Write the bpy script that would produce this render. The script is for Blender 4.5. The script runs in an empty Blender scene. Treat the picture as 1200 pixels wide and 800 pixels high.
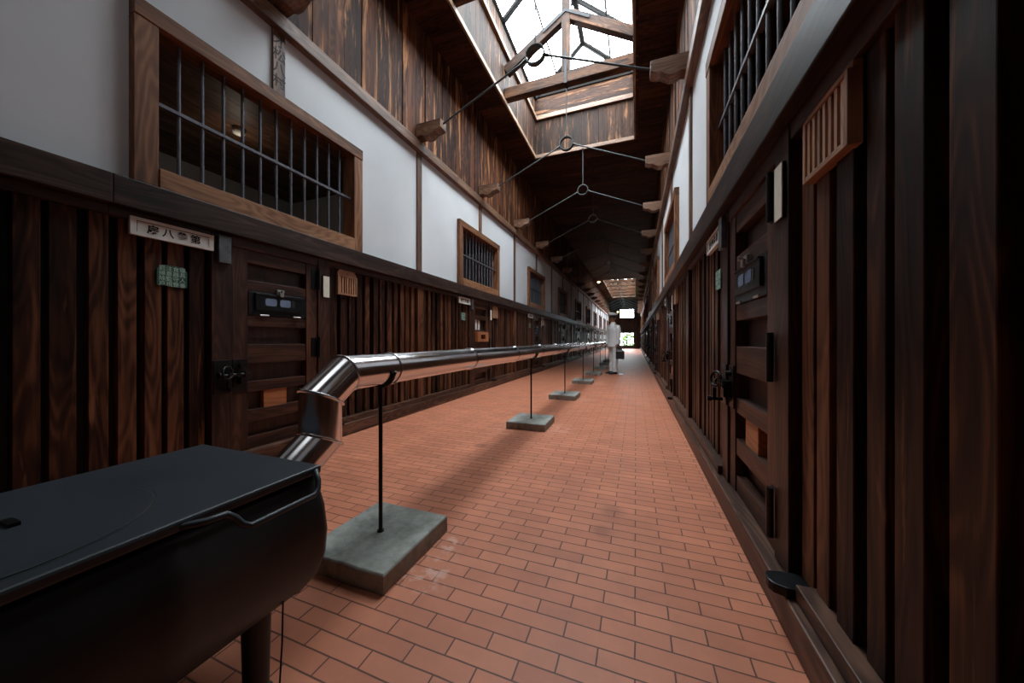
import bpy, bmesh, math, random
from mathutils import Vector, Matrix, Euler, noise
random.seed(7)
S = bpy.context.scene
COL = S.collection
PI = math.pi

# ------------------------------------------------------------------ layout (metres)
XL, XR = -2.905, 0.55          # door / lattice planes of the two cell walls
XC = (XL + XR) / 2             # middle of the corridor
Y0, Y1 = -3.0, 40.0            # ends of the corridor
CELLS = [2.0 + 4 * k for k in range(10)]
CEIL = 5.55
SKX0, SKX1 = -2.36, 0.0        # skylight well
RIDGE = (SKX0 + SKX1) / 2

# ------------------------------------------------------------------ mesh collector
class MB:
    def __init__(s): s.v, s.f, s.g, s.t, s.m, s.sm = [], [], [], [], [], []
    def add(s, verts, faces, grain=None, tone=None, mi=0, smooth=False):
        b = len(s.v)
        off = Vector((random.uniform(0, 60), random.uniform(0, 60), random.uniform(0, 60)))
        t = random.random() if tone is None else tone
        for i, p in enumerate(verts):
            s.v.append(tuple(p))
            q = Vector(grain[i]) if grain else Vector(p)
            s.g.append(tuple(q + off)); s.t.append(t)
        for f in faces:
            s.f.append([b + i for i in f]); s.m.append(mi); s.sm.append(smooth)
        return s
    def box(s, x0, x1, y0, y1, z0, z1, mat=None, axis=None, tone=None, mi=0):
        """box; axis = direction of the wood grain (default the longest side)"""
        if x1 < x0: x0, x1 = x1, x0
        if y1 < y0: y0, y1 = y1, y0
        if z1 < z0: z0, z1 = z1, z0
        d = (x1 - x0, y1 - y0, z1 - z0)
        a = axis if axis is not None else d.index(max(d))
        p = [(x, y, z) for x in (x0, x1) for y in (y0, y1) for z in (z0, z1)]
        o = [i for i in range(3) if i != a]
        g = [(q[a], q[o[0]], q[o[1]]) for q in p]
        if mat is not None: p = [mat @ Vector(q) for q in p]
        return s.add(p, [(0, 1, 3, 2), (4, 6, 7, 5), (0, 4, 5, 1), (2, 3, 7, 6), (0, 2, 6, 4), (1, 5, 7, 3)], g, tone, mi)
    def beam(s, p, q, w, h, tone=None, mi=0):
        """square-section timber from p to q; h is the vertical-ish size"""
        p, q = Vector(p), Vector(q); d = (q - p); L = d.length; d.normalize()
        up = Vector((0, 0, 1)) if abs(d.z) < 0.95 else Vector((0, 1, 0))
        sx = d.cross(up).normalized(); sz = sx.cross(d).normalized()
        M = Matrix((( d.x, sx.x, sz.x, p.x), (d.y, sx.y, sz.y, p.y), (d.z, sx.z, sz.z, p.z), (0, 0, 0, 1)))
        return s.box(0, L, -w / 2, w / 2, -h / 2, h / 2, M, 0, tone, mi)
    def tube(s, pts, r, n=10, mi=0, cap=True, tone=None):
        pts = [Vector(p) for p in pts]; rs = r if isinstance(r, (list, tuple)) else [r] * len(pts)
        V, F, up = [], [], None
        for i, p in enumerate(pts):
            a = pts[max(i - 1, 0)]; b = pts[min(i + 1, len(pts) - 1)]
            d = (b - a).normalized()
            if up is None: up = Vector((0, 0, 1)) if abs(d.z) < 0.9 else Vector((1, 0, 0))
            sx = d.cross(up)
            if sx.length < 1e-4: sx = d.orthogonal()
            sx.normalize(); up = sx.cross(d).normalized()
            for k in range(n):
                t = 2 * PI * k / n
                V.append(p + (sx * math.cos(t) + up * math.sin(t)) * rs[i])
        for i in range(len(pts) - 1):
            for k in range(n):
                k2 = (k + 1) % n
                F.append((i * n + k, i * n + k2, (i + 1) * n + k2, (i + 1) * n + k))
        s.add(V, F, None, tone, mi, True)
        if cap:
            s.add(V[:n], [tuple(range(n - 1, -1, -1))], None, tone, mi)
            s.add(V[-n:], [tuple(range(n))], None, tone, mi)
        return s
    def rings(s, rings, mi=0, cap0=True, cap1=True, smooth=True, tone=None, close=True):
        n = len(rings[0]); V = [p for r in rings for p in r]; F = []
        for i in range(len(rings) - 1):
            for k in range(n if close else n - 1):
                k2 = (k + 1) % n
                F.append((i * n + k, i * n + k2, (i + 1) * n + k2, (i + 1) * n + k))
        if cap0: F.append(tuple(range(n - 1, -1, -1)))
        if cap1: F.append(tuple((len(rings) - 1) * n + k for k in range(n)))
        return s.add(V, F, None, tone, mi, smooth)
    def ring(s, c, axis, R, r, n=28, m=10, mi=0, flat=None):
        """torus, or with flat=(thickness, width) a flat iron band"""
        c = Vector(c); ax = Vector(axis).normalized(); e1 = ax.orthogonal().normalized(); e2 = ax.cross(e1)
        V, F = [], []
        if flat:
            prof = [(-flat[0] / 2, -flat[1] / 2), (flat[0] / 2, -flat[1] / 2), (flat[0] / 2, flat[1] / 2), (-flat[0] / 2, flat[1] / 2)]
        else:
            prof = [(r * math.cos(2 * PI * j / m), r * math.sin(2 * PI * j / m)) for j in range(m)]
        m = len(prof)
        for i in range(n):
            t = 2 * PI * i / n; rad = e1 * math.cos(t) + e2 * math.sin(t)
            for a, b in prof: V.append(c + rad * (R + a) + ax * b)
        for i in range(n):
            for j in range(m):
                F.append((i * m + j, ((i + 1) % n) * m + j, ((i + 1) % n) * m + (j + 1) % m, i * m + (j + 1) % m))
        return s.add(V, F, None, None, mi, not flat)
    def prism(s, poly, axis, a0, a1, mi=0, tone=None):
        """polygon given in the two other axes, extruded along axis"""
        def P(u, w, a):
            l = [u, w]; l.insert(axis, a); return tuple(l)
        n = len(poly)
        V = [P(u, w, a0) for u, w in poly] + [P(u, w, a1) for u, w in poly]
        F = [tuple(range(n - 1, -1, -1)), tuple(range(n, 2 * n))] + [(i, (i + 1) % n, n + (i + 1) % n, n + i) for i in range(n)]
        g = [(p[axis], p[(axis + 1) % 3], p[(axis + 2) % 3]) for p in V]
        return s.add(V, F, g, tone, mi)
    def build(s, name, mats, parent=None, bevel=0, loc=None):
        me = bpy.data.meshes.new(name)
        me.from_pydata(s.v, [], s.f)
        me.update()
        a = me.attributes.new('gc', 'FLOAT_VECTOR', 'POINT'); a.data.foreach_set('vector', [c for q in s.g for c in q])
        a = me.attributes.new('tone', 'FLOAT', 'POINT'); a.data.foreach_set('value', s.t)
        for m in (mats if isinstance(mats, (list, tuple)) else [mats]): me.materials.append(m)
        me.polygons.foreach_set('material_index', s.m)
        me.polygons.foreach_set('use_smooth', s.sm)
        bm = bmesh.new(); bm.from_mesh(me); bmesh.ops.recalc_face_normals(bm, faces=bm.faces); bm.to_mesh(me); bm.free()
        o = bpy.data.objects.new(name, me); COL.objects.link(o)
        if parent: o.parent = parent
        if loc: o.location = loc
        if bevel:
            b = o.modifiers.new('bevel', 'BEVEL'); b.width = bevel; b.segments = 2; b.limit_method = 'ANGLE'
        return o

def tag(o, label, cat, group=None, kind=None):
    o['label'] = label; o['category'] = cat
    if group: o['group'] = group
    if kind: o['kind'] = kind
    return o
def empty(name, loc=(0, 0, 0), rz=0):
    o = bpy.data.objects.new(name, None); COL.objects.link(o)
    o.location = loc; o.rotation_euler = (0, 0, rz); o.empty_display_size = 0.1
    return o
def struct(o, label, cat): return tag(o, label, cat, None, 'structure')
def copy_tree(o, parent=None):
    c = o.copy(); COL.objects.link(c)
    if parent: c.parent = parent
    for ch in list(o.children): copy_tree(ch, c)
    return c

# ------------------------------------------------------------------ materials
def new_mat(name):
    m = bpy.data.materials.new(name); m.use_nodes = True
    nt = m.node_tree; nt.nodes.clear()
    out = nt.nodes.new('ShaderNodeOutputMaterial'); b = nt.nodes.new('ShaderNodeBsdfPrincipled')
    nt.links.new(b.outputs[0], out.inputs[0])
    return m, nt, b
def N(nt, t, **kw):
    n = nt.nodes.new(t)
    for k, v in kw.items():
        if k.startswith('i_'):
            key = k[2:]; key = int(key) if key.isdigit() else key.replace('_', ' ')
            n.inputs[key].default_value = v
        else: setattr(n, k, v)
    return n
def srgb(r, g, b):
    f = lambda c: (c / 255 / 12.92) if c <= 10 else ((c / 255 + 0.055) / 1.055) ** 2.4
    return (f(r), f(g), f(b), 1)
def ramp(nt, stops):
    n = nt.nodes.new('ShaderNodeValToRGB'); e = n.color_ramp.elements
    while len(e) < len(stops): e.new(0.5)
    for el, (p, c) in zip(e, stops): el.position = p; el.color = c
    return n
def wood(name, dark, mid, light, rough=0.5, streak=14, bump=0.25, tonevar=0.5, weather=0.0, wcol=None, spec=0.5, fade=1.6):
    m, nt, b = new_mat(name); L = nt.links.new
    gc = N(nt, 'ShaderNodeAttribute', attribute_name='gc'); tone = N(nt, 'ShaderNodeAttribute', attribute_name='tone')
    mp = N(nt, 'ShaderNodeMapping'); mp.inputs['Scale'].default_value = (1.1, streak, streak); L(gc.outputs['Vector'], mp.inputs[0])
    n1 = N(nt, 'ShaderNodeTexNoise', i_Scale=1.0, i_Detail=4.0, i_Roughness=0.6); L(mp.outputs[0], n1.inputs['Vector'])
    # cathedral rings
    mp2 = N(nt, 'ShaderNodeMapping'); mp2.inputs['Scale'].default_value = (0.9, 6, 6); L(gc.outputs['Vector'], mp2.inputs[0])
    n2 = N(nt, 'ShaderNodeTexNoise', i_Scale=1.0, i_Detail=1.5); L(mp2.outputs[0], n2.inputs['Vector'])
    k = N(nt, 'ShaderNodeMath', operation='MULTIPLY', i_1=95.0); L(n2.outputs['Fac'], k.inputs[0])
    sn = N(nt, 'ShaderNodeMath', operation='SINE'); L(k.outputs[0], sn.inputs[0])
    s5 = N(nt, 'ShaderNodeMath', operation='MULTIPLY_ADD', i_1=0.085, i_2=0.0); L(sn.outputs[0], s5.inputs[0])
    ad = N(nt, 'ShaderNodeMath', operation='ADD'); L(n1.outputs['Fac'], ad.inputs[0]); L(s5.outputs[0], ad.inputs[1])
    tv = N(nt, 'ShaderNodeMath', operation='MULTIPLY_ADD', i_1=tonevar * 0.5, i_2=-tonevar * 0.25); L(tone.outputs['Fac'], tv.inputs[0])
    ad2 = N(nt, 'ShaderNodeMath', operation='ADD'); L(ad.outputs[0], ad2.inputs[0]); L(tv.outputs[0], ad2.inputs[1])
    cr = ramp(nt, [(0.25, dark), (0.5, mid), (0.78, light)]); L(ad2.outputs[0], cr.inputs[0])
    colour = cr.outputs[0]
    if weather:
        mp3 = N(nt, 'ShaderNodeMapping'); mp3.inputs['Scale'].default_value = (fade, 11, 11); L(gc.outputs['Vector'], mp3.inputs[0])
        n3 = N(nt, 'ShaderNodeTexNoise', i_Scale=1.0, i_Detail=5.0, i_Roughness=0.62, i_Distortion=0.5); L(mp3.outputs[0], n3.inputs['Vector'])
        w = ramp(nt, [(0.62 - 0.1 * weather, (0, 0, 0, 1)), (0.70 - 0.06 * weather, (1, 1, 1, 1))]); L(n3.outputs['Fac'], w.inputs[0])
        mx = N(nt, 'ShaderNodeMixRGB'); L(w.outputs[0], mx.inputs[0]); L(colour, mx.inputs[1]); mx.inputs[2].default_value = wcol
        colour = mx.outputs[0]
    L(colour, b.inputs['Base Color'])
    b.inputs['Roughness'].default_value = rough; b.inputs['Specular IOR Level'].default_value = spec
    bp = N(nt, 'ShaderNodeBump', i_Strength=bump, i_Distance=0.004); L(ad.outputs[0], bp.inputs['Height']); L(bp.outputs[0], b.inputs['Normal'])
    return m
def plain(name, col, rough=0.5, metal=0.0, var=0.12, scale=8.0, bump=0.0, spec=0.5):
    m, nt, b = new_mat(name); L = nt.links.new
    tc = N(nt, 'ShaderNodeTexCoord'); n = N(nt, 'ShaderNodeTexNoise', i_Scale=scale, i_Detail=5.0, i_Roughness=0.6); L(tc.outputs['Object'], n.inputs['Vector'])
    c0 = tuple(max(0, c * (1 - var)) for c in col[:3]) + (1,); c1 = tuple(min(1, c * (1 + var)) for c in col[:3]) + (1,)
    r = ramp(nt, [(0.3, c0), (0.7, c1)]); L(n.outputs['Fac'], r.inputs[0]); L(r.outputs[0], b.inputs['Base Color'])
    b.inputs['Roughness'].default_value = rough; b.inputs['Metallic'].default_value = metal; b.inputs['Specular IOR Level'].default_value = spec
    if bump:
        bp = N(nt, 'ShaderNodeBump', i_Strength=bump, i_Distance=0.003); L(n.outputs['Fac'], bp.inputs['Height']); L(bp.outputs[0], b.inputs['Normal'])
    return m
def emis(name, col, st):
    m, nt, b = new_mat(name); b.inputs['Base Color'].default_value = col
    b.inputs['Emission Color'].default_value = col; b.inputs['Emission Strength'].default_value = st
    return m

M = {}
M['slat'] = wood('dark_lattice_timber', srgb(25, 14, 10), srgb(54, 31, 21), srgb(108, 68, 46), 0.45, 16, 0.35, 0.7, 0.45, srgb(122, 80, 54), spec=0.15, fade=0.8)
M['back'] = wood('black_backing_sheet', srgb(14, 9, 8), srgb(24, 15, 12), srgb(40, 26, 20), 0.6, 12, 0.2)  # darkness behind the slats put into the colour; also backs the skylight boards
M['door'] = wood('door_timber', srgb(30, 16, 11), srgb(56, 33, 24), srgb(90, 57, 42), 0.45, 14, 0.2, 0.4, spec=0.3)
M['recess'] = wood('door_recess_board', srgb(20, 11, 9), srgb(42, 24, 18), srgb(64, 38, 28), 0.5, 14, 0.2, 0.3)
M['belt'] = wood('belt_rail_timber', srgb(30, 20, 17), srgb(56, 40, 34), srgb(86, 65, 55), 0.48, 12, 0.15, 0.3, spec=0.25)
M['sill'] = wood('plinth_timber', srgb(36, 22, 17), srgb(64, 41, 31), srgb(112, 80, 62), 0.45, 12, 0.2, 0.3, spec=0.35)
M['frame'] = wood('window_frame_timber', srgb(80, 50, 33), srgb(122, 81, 55), srgb(164, 118, 84), 0.6, 12, 0.25, 0.4, spec=0.3)
M['stud'] = wood('stud_timber', srgb(66, 44, 34), srgb(104, 74, 56), srgb(146, 110, 86), 0.55, 12, 0.25, 0.4)
M['plank'] = wood('weathered_plank', srgb(30, 15, 9), srgb(64, 34, 21), srgb(104, 62, 39), 0.7, 14, 0.4, 0.8, 0.75, srgb(180, 124, 80), fade=1.0, spec=0.2)
M['well'] = wood('grey_weathered_plank', srgb(24, 14, 9), srgb(46, 27, 17), srgb(74, 48, 32), 0.7, 12, 0.4, 0.8, 0.6, srgb(124, 86, 56), fade=1.4, spec=0.2)
M['ceil'] = wood('dark_ceiling_board', srgb(30, 16, 11), srgb(60, 35, 24), srgb(92, 56, 39), 0.7, 10, 0.2, 0.5, spec=0.15)
M['truss'] = wood('truss_timber', srgb(28, 17, 11), srgb(60, 37, 23), srgb(104, 68, 43), 0.6, 10, 0.4, 0.6, 0.7, srgb(24, 15, 11), fade=1.6, spec=0.2)
M['lip'] = wood('pale_trim_timber', srgb(96, 72, 56), srgb(136, 106, 84), srgb(176, 144, 116), 0.6, 12, 0.3)
M['rack'] = wood('pale_cedar', srgb(128, 90, 66), srgb(164, 120, 90), srgb(190, 146, 112), 0.5, 14, 0.15, 0.3)
M['block'] = wood('orange_pine', srgb(130, 78, 48), srgb(160, 100, 62), srgb(182, 122, 80), 0.5, 8, 0.1, 0.2)
M['end'] = wood('end_wall_timber', srgb(18, 12, 9), srgb(36, 24, 18), srgb(56, 38, 28), 0.8, 12, 0.2, 0.4, spec=0.1)
M['sash'] = wood('black_sash_bar', srgb(8, 7, 6), srgb(14, 12, 10), srgb(24, 20, 17), 0.7, 12, 0.1, 0.2, spec=0.08)
M['iron'] = plain('black_iron', srgb(34, 34, 36), 0.38, 0.7, 0.3, 20, 0.2)
M['bar'] = plain('window_bar_iron', srgb(92, 94, 102), 0.5, 0.2, 0.2, 20)
M['rod'] = plain('grey_tie_rod_steel', srgb(62, 66, 65), 0.5, 0.3, 0.2, 20)
M['stove'] = plain('black_stove_paint', srgb(21, 23, 26), 0.5, 0.0, 0.25, 9, 0.12)
M['plate'] = plain('blackened_stove_top', srgb(36, 42, 48), 0.46, 0.0, 0.25, 7, 0.1)
M['silver'] = plain('bright_latch_metal', srgb(190, 190, 186), 0.3, 0.9, 0.1)
M['zinc'] = plain('dull_grey_metal', srgb(96, 98, 100), 0.5, 0.6, 0.35, 18)
M['signframe'] = plain('white_painted_wood', srgb(212, 210, 204), 0.6, 0, 0.06, 10)
M['ink'] = plain('black_ink', srgb(16, 15, 15), 0.7, 0, 0.1)
M['fadedink'] = plain('faded_ink', srgb(44, 32, 26), 0.8, 0, 0.1)
M['floorcard'] = plain('bright_white_card', srgb(250, 250, 250), 0.7, 0, 0.02)
M['paper'] = plain('cream_card', srgb(226, 222, 204), 0.7, 0, 0.06, 12)
M['green'] = plain('dark_green_enamel', srgb(40, 84, 68), 0.5, 0, 0.2, 20)
M['greentext'] = plain('pale_green_text', srgb(176, 206, 192), 0.6, 0, 0.1)
M['hatchglass'] = plain('hatch_glass_blue_reflection', srgb(120, 138, 165), 0.15, 0, 0.15, 4)  # bluish reflection painted in as the glass colour
M['white'] = plain('white_cotton', srgb(214, 214, 214), 0.85, 0, 0.08, 14, 0.1)
M['skin'] = plain('tanned_skin', srgb(150, 98, 72), 0.55, 0, 0.08)
M['black'] = plain('black_leather', srgb(18, 18, 19), 0.4, 0, 0.2)
M['hair'] = plain('black_hair', srgb(20, 17, 16), 0.6, 0, 0.2)
M['gold'] = plain('brass', srgb(190, 150, 80), 0.35, 0.9, 0.1)
M['leaf'] = plain('hedge_leaf', srgb(66, 94, 26), 0.7, 0, 0.5, 3)
M['lawn'] = plain('lawn_green', srgb(62, 84, 30), 0.9, 0, 0.3, 2)
M['lamp'] = emis('warm_bulb', (1, 0.62, 0.26, 1), 14)

def plaster():
    m, nt, b = new_mat('white_plaster'); L = nt.links.new
    tc = N(nt, 'ShaderNodeTexCoord'); n = N(nt, 'ShaderNodeTexNoise', i_Scale=0.8, i_Detail=5.0); L(tc.outputs['Object'], n.inputs['Vector'])
    r = ramp(nt, [(0.3, srgb(206, 209, 212)), (0.7, srgb(222, 224, 226))]); L(n.outputs['Fac'], r.inputs[0]); L(r.outputs[0], b.inputs['Base Color'])
    b.inputs['Roughness'].default_value = 0.8
    n2 = N(nt, 'ShaderNodeTexNoise', i_Scale=60.0, i_Detail=2.0); L(tc.outputs['Object'], n2.inputs['Vector'])
    bp = N(nt, 'ShaderNodeBump', i_Strength=0.05, i_Distance=0.002); L(n2.outputs['Fac'], bp.inputs['Height']); L(bp.outputs[0], b.inputs['Normal'])
    return m
M['plaster'] = plaster()

def steel():
    m, nt, b = new_mat('polished_stovepipe_steel'); L = nt.links.new
    tc = N(nt, 'ShaderNodeTexCoord'); n = N(nt, 'ShaderNodeTexNoise', i_Scale=5.0, i_Detail=3.0); L(tc.outputs['Object'], n.inputs['Vector'])
    b.inputs['Base Color'].default_value = (0.78, 0.78, 0.79, 1); b.inputs['Metallic'].default_value = 1
    r = ramp(nt, [(0.3, (0.13,) * 3 + (1,)), (0.7, (0.24,) * 3 + (1,))]); L(n.outputs['Fac'], r.inputs[0]); L(r.outputs[0], b.inputs['Roughness'])
    bp = N(nt, 'ShaderNodeBump', i_Strength=0.12, i_Distance=0.01); L(n.outputs['Fac'], bp.inputs['Height']); L(bp.outputs[0], b.inputs['Normal'])
    return m
M['steel'] = steel()

def concrete():
    m, nt, b = new_mat('grey_concrete'); L = nt.links.new
    tc = N(nt, 'ShaderNodeTexCoord')
    n = N(nt, 'ShaderNodeTexNoise', i_Scale=9.0, i_Detail=8.0, i_Roughness=0.7); L(tc.outputs['Object'], n.inputs['Vector'])
    r = ramp(nt, [(0.28, srgb(98, 98, 92)), (0.5, srgb(142, 143, 136)), (0.75, srgb(172, 173, 166))]); L(n.outputs['Fac'], r.inputs[0])
    v = N(nt, 'ShaderNodeTexVoronoi', i_Scale=38.0); L(tc.outputs['Object'], v.inputs['Vector'])
    rp = ramp(nt, [(0.05, (0.35, 0.35, 0.35, 1)), (0.13, (1, 1, 1, 1))]); L(v.outputs['Distance'], rp.inputs[0])
    mx = N(nt, 'ShaderNodeMixRGB', blend_type='MULTIPLY', i_0=0.7); L(r.outputs[0], mx.inputs[1]); L(rp.outputs[0], mx.inputs[2])
    L(mx.outputs[0], b.inputs['Base Color']); b.inputs['Roughness'].default_value = 0.85
    bp = N(nt, 'ShaderNodeBump', i_Strength=0.5, i_Distance=0.004); L(n.outputs['Fac'], bp.inputs['Height']); L(bp.outputs[0], b.inputs['Normal'])
    return m
M['concrete'] = concrete()

def glass():
    m = bpy.data.materials.new('window_glass'); m.use_nodes = True; nt = m.node_tree; nt.nodes.clear(); L = nt.links.new
    out = N(nt, 'ShaderNodeOutputMaterial'); tr = N(nt, 'ShaderNodeBsdfTransparent'); gl = N(nt, 'ShaderNodeBsdfGlossy', i_Roughness=0.02)
    tr.inputs[0].default_value = (0.93, 0.95, 0.95, 1); lw = N(nt, 'ShaderNodeLayerWeight'); pw = N(nt, 'ShaderNodeMath', operation='POWER', i_1=5.0); L(lw.outputs['Facing'], pw.inputs[0])
    fr = N(nt, 'ShaderNodeMath', operation='MULTIPLY_ADD', i_1=0.92, i_2=0.05); L(pw.outputs[0], fr.inputs[0]); mx = N(nt, 'ShaderNodeMixShader')
    L(fr.outputs[0], mx.inputs[0]); L(tr.outputs[0], mx.inputs[1]); L(gl.outputs[0], mx.inputs[2]); L(mx.outputs[0], out.inputs[0])
    return m
M['glass'] = glass()

STANDS = [1.28, 3.74, 5.72, 7.85, 9.9, 11.9, 13.9, 15.7]
def brick():
    m, nt, b = new_mat('red_brick_paving'); L = nt.links.new
    tc = N(nt, 'ShaderNodeTexCoord')
    br = N(nt, 'ShaderNodeTexBrick', offset=0.5, i_Scale=1.0, i_Mortar_Size=0.0028, i_Mortar_Smooth=0.12, i_Bias=0.0)
    br.inputs['Brick Width'].default_value = 0.226; br.inputs['Row Height'].default_value = 0.0655
    br.inputs['Color1'].default_value = srgb(196, 124, 94); br.inputs['Color2'].default_value = srgb(181, 111, 83); br.inputs['Mortar'].default_value = srgb(100, 60, 48)
    nd = N(nt, 'ShaderNodeTexNoise', i_Scale=7.0, i_Detail=2.0); L(tc.outputs['Object'], nd.inputs['Vector'])
    vm = N(nt, 'ShaderNodeVectorMath', operation='MULTIPLY_ADD'); L(nd.outputs['Color'], vm.inputs[0]); vm.inputs[1].default_value = (0.005, 0.004, 0); L(tc.outputs['Object'], vm.inputs[2])
    L(vm.outputs[0], br.inputs['Vector'])
    n = N(nt, 'ShaderNodeTexNoise', i_Scale=3.0, i_Detail=6.0, i_Roughness=0.65); L(tc.outputs['Object'], n.inputs['Vector'])
    r = ramp(nt, [(0.3, (0.80, 0.80, 0.80, 1)), (0.7, (1.12, 1.10, 1.08, 1))]); L(n.outputs['Fac'], r.inputs[0])
    mx = N(nt, 'ShaderNodeMixRGB', blend_type='MULTIPLY', i_0=1.0); L(br.outputs['Color'], mx.inputs[1]); L(r.outputs[0], mx.inputs[2])
    col = mx.outputs[0]
    # blotches: pale bloom beside the concrete feet, sooty marks on the paving
    nz = N(nt, 'ShaderNodeTexNoise', i_Scale=16.0, i_Detail=4.0); L(tc.outputs['Object'], nz.inputs['Vector'])
    spots = [((-0.84, 1.22, 0), 0.16, 0.50, srgb(214, 178, 164)), ((-0.86, 1.42, 0), 0.1, 0.5, srgb(214, 178, 164))]
    for y in STANDS[1:4]: spots += [((-0.84, y - 0.05, 0), 0.24, 0.47, srgb(206, 160, 142)), ((-1.42, y - 0.2, 0), 0.18, 0.5, srgb(206, 160, 142))]
    spots += [((-0.13, 2.03, 0), 0.09, 0.0, srgb(106, 66, 54)), ((-0.17, 1.80, 0), 0.07, 0.0, srgb(84, 52, 44)), ((-1.38, 2.86, 0), 0.09, 0.3, srgb(80, 52, 44))]
    for p, rad, thr, c in spots:
        dd = N(nt, 'ShaderNodeVectorMath', operation='DISTANCE'); L(tc.outputs['Object'], dd.inputs[0]); dd.inputs[1].default_value = p
        mr = N(nt, 'ShaderNodeMapRange'); L(dd.outputs['Value'], mr.inputs[0]); mr.inputs[1].default_value = rad; mr.inputs[2].default_value = rad * 0.35; mr.inputs[3].default_value = 0; mr.inputs[4].default_value = 1
        if thr:
            th = N(nt, 'ShaderNodeMapRange'); L(nz.outputs['Fac'], th.inputs[0]); th.inputs[1].default_value = thr; th.inputs[2].default_value = thr + 0.12
            f = N(nt, 'ShaderNodeMath', operation='MULTIPLY'); L(mr.outputs[0], f.inputs[0]); L(th.outputs[0], f.inputs[1])
        else:
            f = N(nt, 'ShaderNodeMath', operation='MULTIPLY', i_1=0.75); L(mr.outputs[0], f.inputs[0])
        f2 = N(nt, 'ShaderNodeMath', operation='MULTIPLY', i_1=0.5); L(f.outputs[0], f2.inputs[0])
        mm = N(nt, 'ShaderNodeMixRGB'); L(f2.outputs[0], mm.inputs[0]); L(col, mm.inputs[1]); mm.inputs[2].default_value = c
        col = mm.outputs[0]
    L(col, b.inputs['Base Color'])
    rr = N(nt, 'ShaderNodeMapRange'); L(n.outputs['Fac'], rr.inputs[0]); rr.inputs[3].default_value = 0.42; rr.inputs[4].default_value = 0.62; L(rr.outputs[0], b.inputs['Roughness'])
    b.inputs['Specular IOR Level'].default_value = 0.35
    inv = N(nt, 'ShaderNodeMath', operation='SUBTRACT', i_0=1.0); L(br.outputs['Fac'], inv.inputs[1])
    bp = N(nt, 'ShaderNodeBump', i_Strength=0.6, i_Distance=0.004); L(inv.outputs[0], bp.inputs['Height']); L(bp.outputs[0], b.inputs['Normal'])
    return m
M['brick'] = brick()

def text_mesh(body, height, mat, name, bold=0.0, extrude=0.0008, spacing=1.0):
    """lettering as flat mesh in the local y (right) / z (up) plane facing +x"""
    c = bpy.data.curves.new('lettering', 'FONT'); c.body = body; c.size = height; c.extrude = extrude; c.offset = bold
    c.align_x = 'CENTER'; c.align_y = 'CENTER'; c.space_character = spacing; c.resolution_u = 3
    o = bpy.data.objects.new('lettering', c); COL.objects.link(o)
    dg = bpy.context.evaluated_depsgraph_get(); me = bpy.data.meshes.new_from_object(o.evaluated_get(dg))
    bpy.data.objects.remove(o); bpy.data.curves.remove(c)
    me.transform(Matrix(((0, 0, 1, 0), (1, 0, 0, 0), (0, 1, 0, 0), (0, 0, 0, 1))))
    me.materials.clear(); me.materials.append(mat); me.name = name
    ob = bpy.data.objects.new(name, me); COL.objects.link(ob)
    return ob

# ------------------------------------------------------------------ wall frame of reference
# every cell wall is built in local axes: x out into the corridor, y to the right when one faces the wall, z up
def side(s): return (Vector((XL, 0, 0)), 0.0) if s == 'L' else (Vector((XR, 0, 0)), PI)
def cell_loc(s, yc):
    return ((XL, yc, 0), 0.0) if s == 'L' else ((XR, yc, 0), PI)
SIDEWORD = {'L': 'stove-side wall', 'R': 'wall opposite the stove'}
ORD = ['first', 'second', 'third', 'fourth', 'fifth', 'sixth', 'seventh', 'eighth', 'ninth', 'tenth']
trim_n = [0]
def trim(o, label):
    trim_n[0] += 1; o.name = 'trim_%d' % trim_n[0]
    return struct(o, label, 'timber trim')

# ------------------------------------------------------------------ floor, ceiling, end walls
m = MB(); m.add([(XL - 3.2, Y0, 0), (XR + 3.2, Y0, 0), (XR + 3.2, Y1 + 0.2, 0), (XL - 3.2, Y1 + 0.2, 0)], [(0, 1, 2, 3)])
struct(m.build('floor', M['brick']), 'corridor floor of red bricks laid across in running bond', 'floor')

SKY = [(2.55, 8.0), (26.0, 37.0)]  # front opening's unseen near end cut short to darken the foreground
m = MB()
y = Y0
while y < Y1 + 0.1:
    y2 = y + 0.28
    hole = any(a - 0.01 <= (y + y2) / 2 <= b + 0.01 for a, b in SKY)
    # boards are cut to the opening
    cuts = [y, y2]
    for a, b in SKY:
        for e in (a, b):
            if y < e < y2: cuts = [y, e, y2]
    for c0, c1 in zip(cuts[:-1], cuts[1:]):
        mid = (c0 + c1) / 2
        h = any(a < mid < b for a, b in SKY)
        dz = random.uniform(0, 0.006)
        spans = [(XL - 0.2, SKX0), (SKX1, XR + 0.2)] if h else [(XL - 0.2, XC), (XC, XR + 0.2)]
        for a, b in spans: m.box(a, b, c0 + 0.002, c1 - 0.002, CEIL - dz, CEIL + 0.03)
    y = y2
m.box(XL - 0.2, SKX0, Y0, Y1 + 0.2, CEIL + 0.032, CEIL + 0.05); m.box(SKX1, XR + 0.2, Y0, Y1 + 0.2, CEIL + 0.032, CEIL + 0.05)
for a, b in [(Y0, 2.55), (8.0, 26.0), (37.0, Y1 + 0.2)]: m.box(SKX0, SKX1, a, b, CEIL + 0.032, CEIL + 0.05)
struct(m.build('ceiling', M['ceil']), 'dark timber boarded ceiling over the corridor', 'ceiling')

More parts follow.
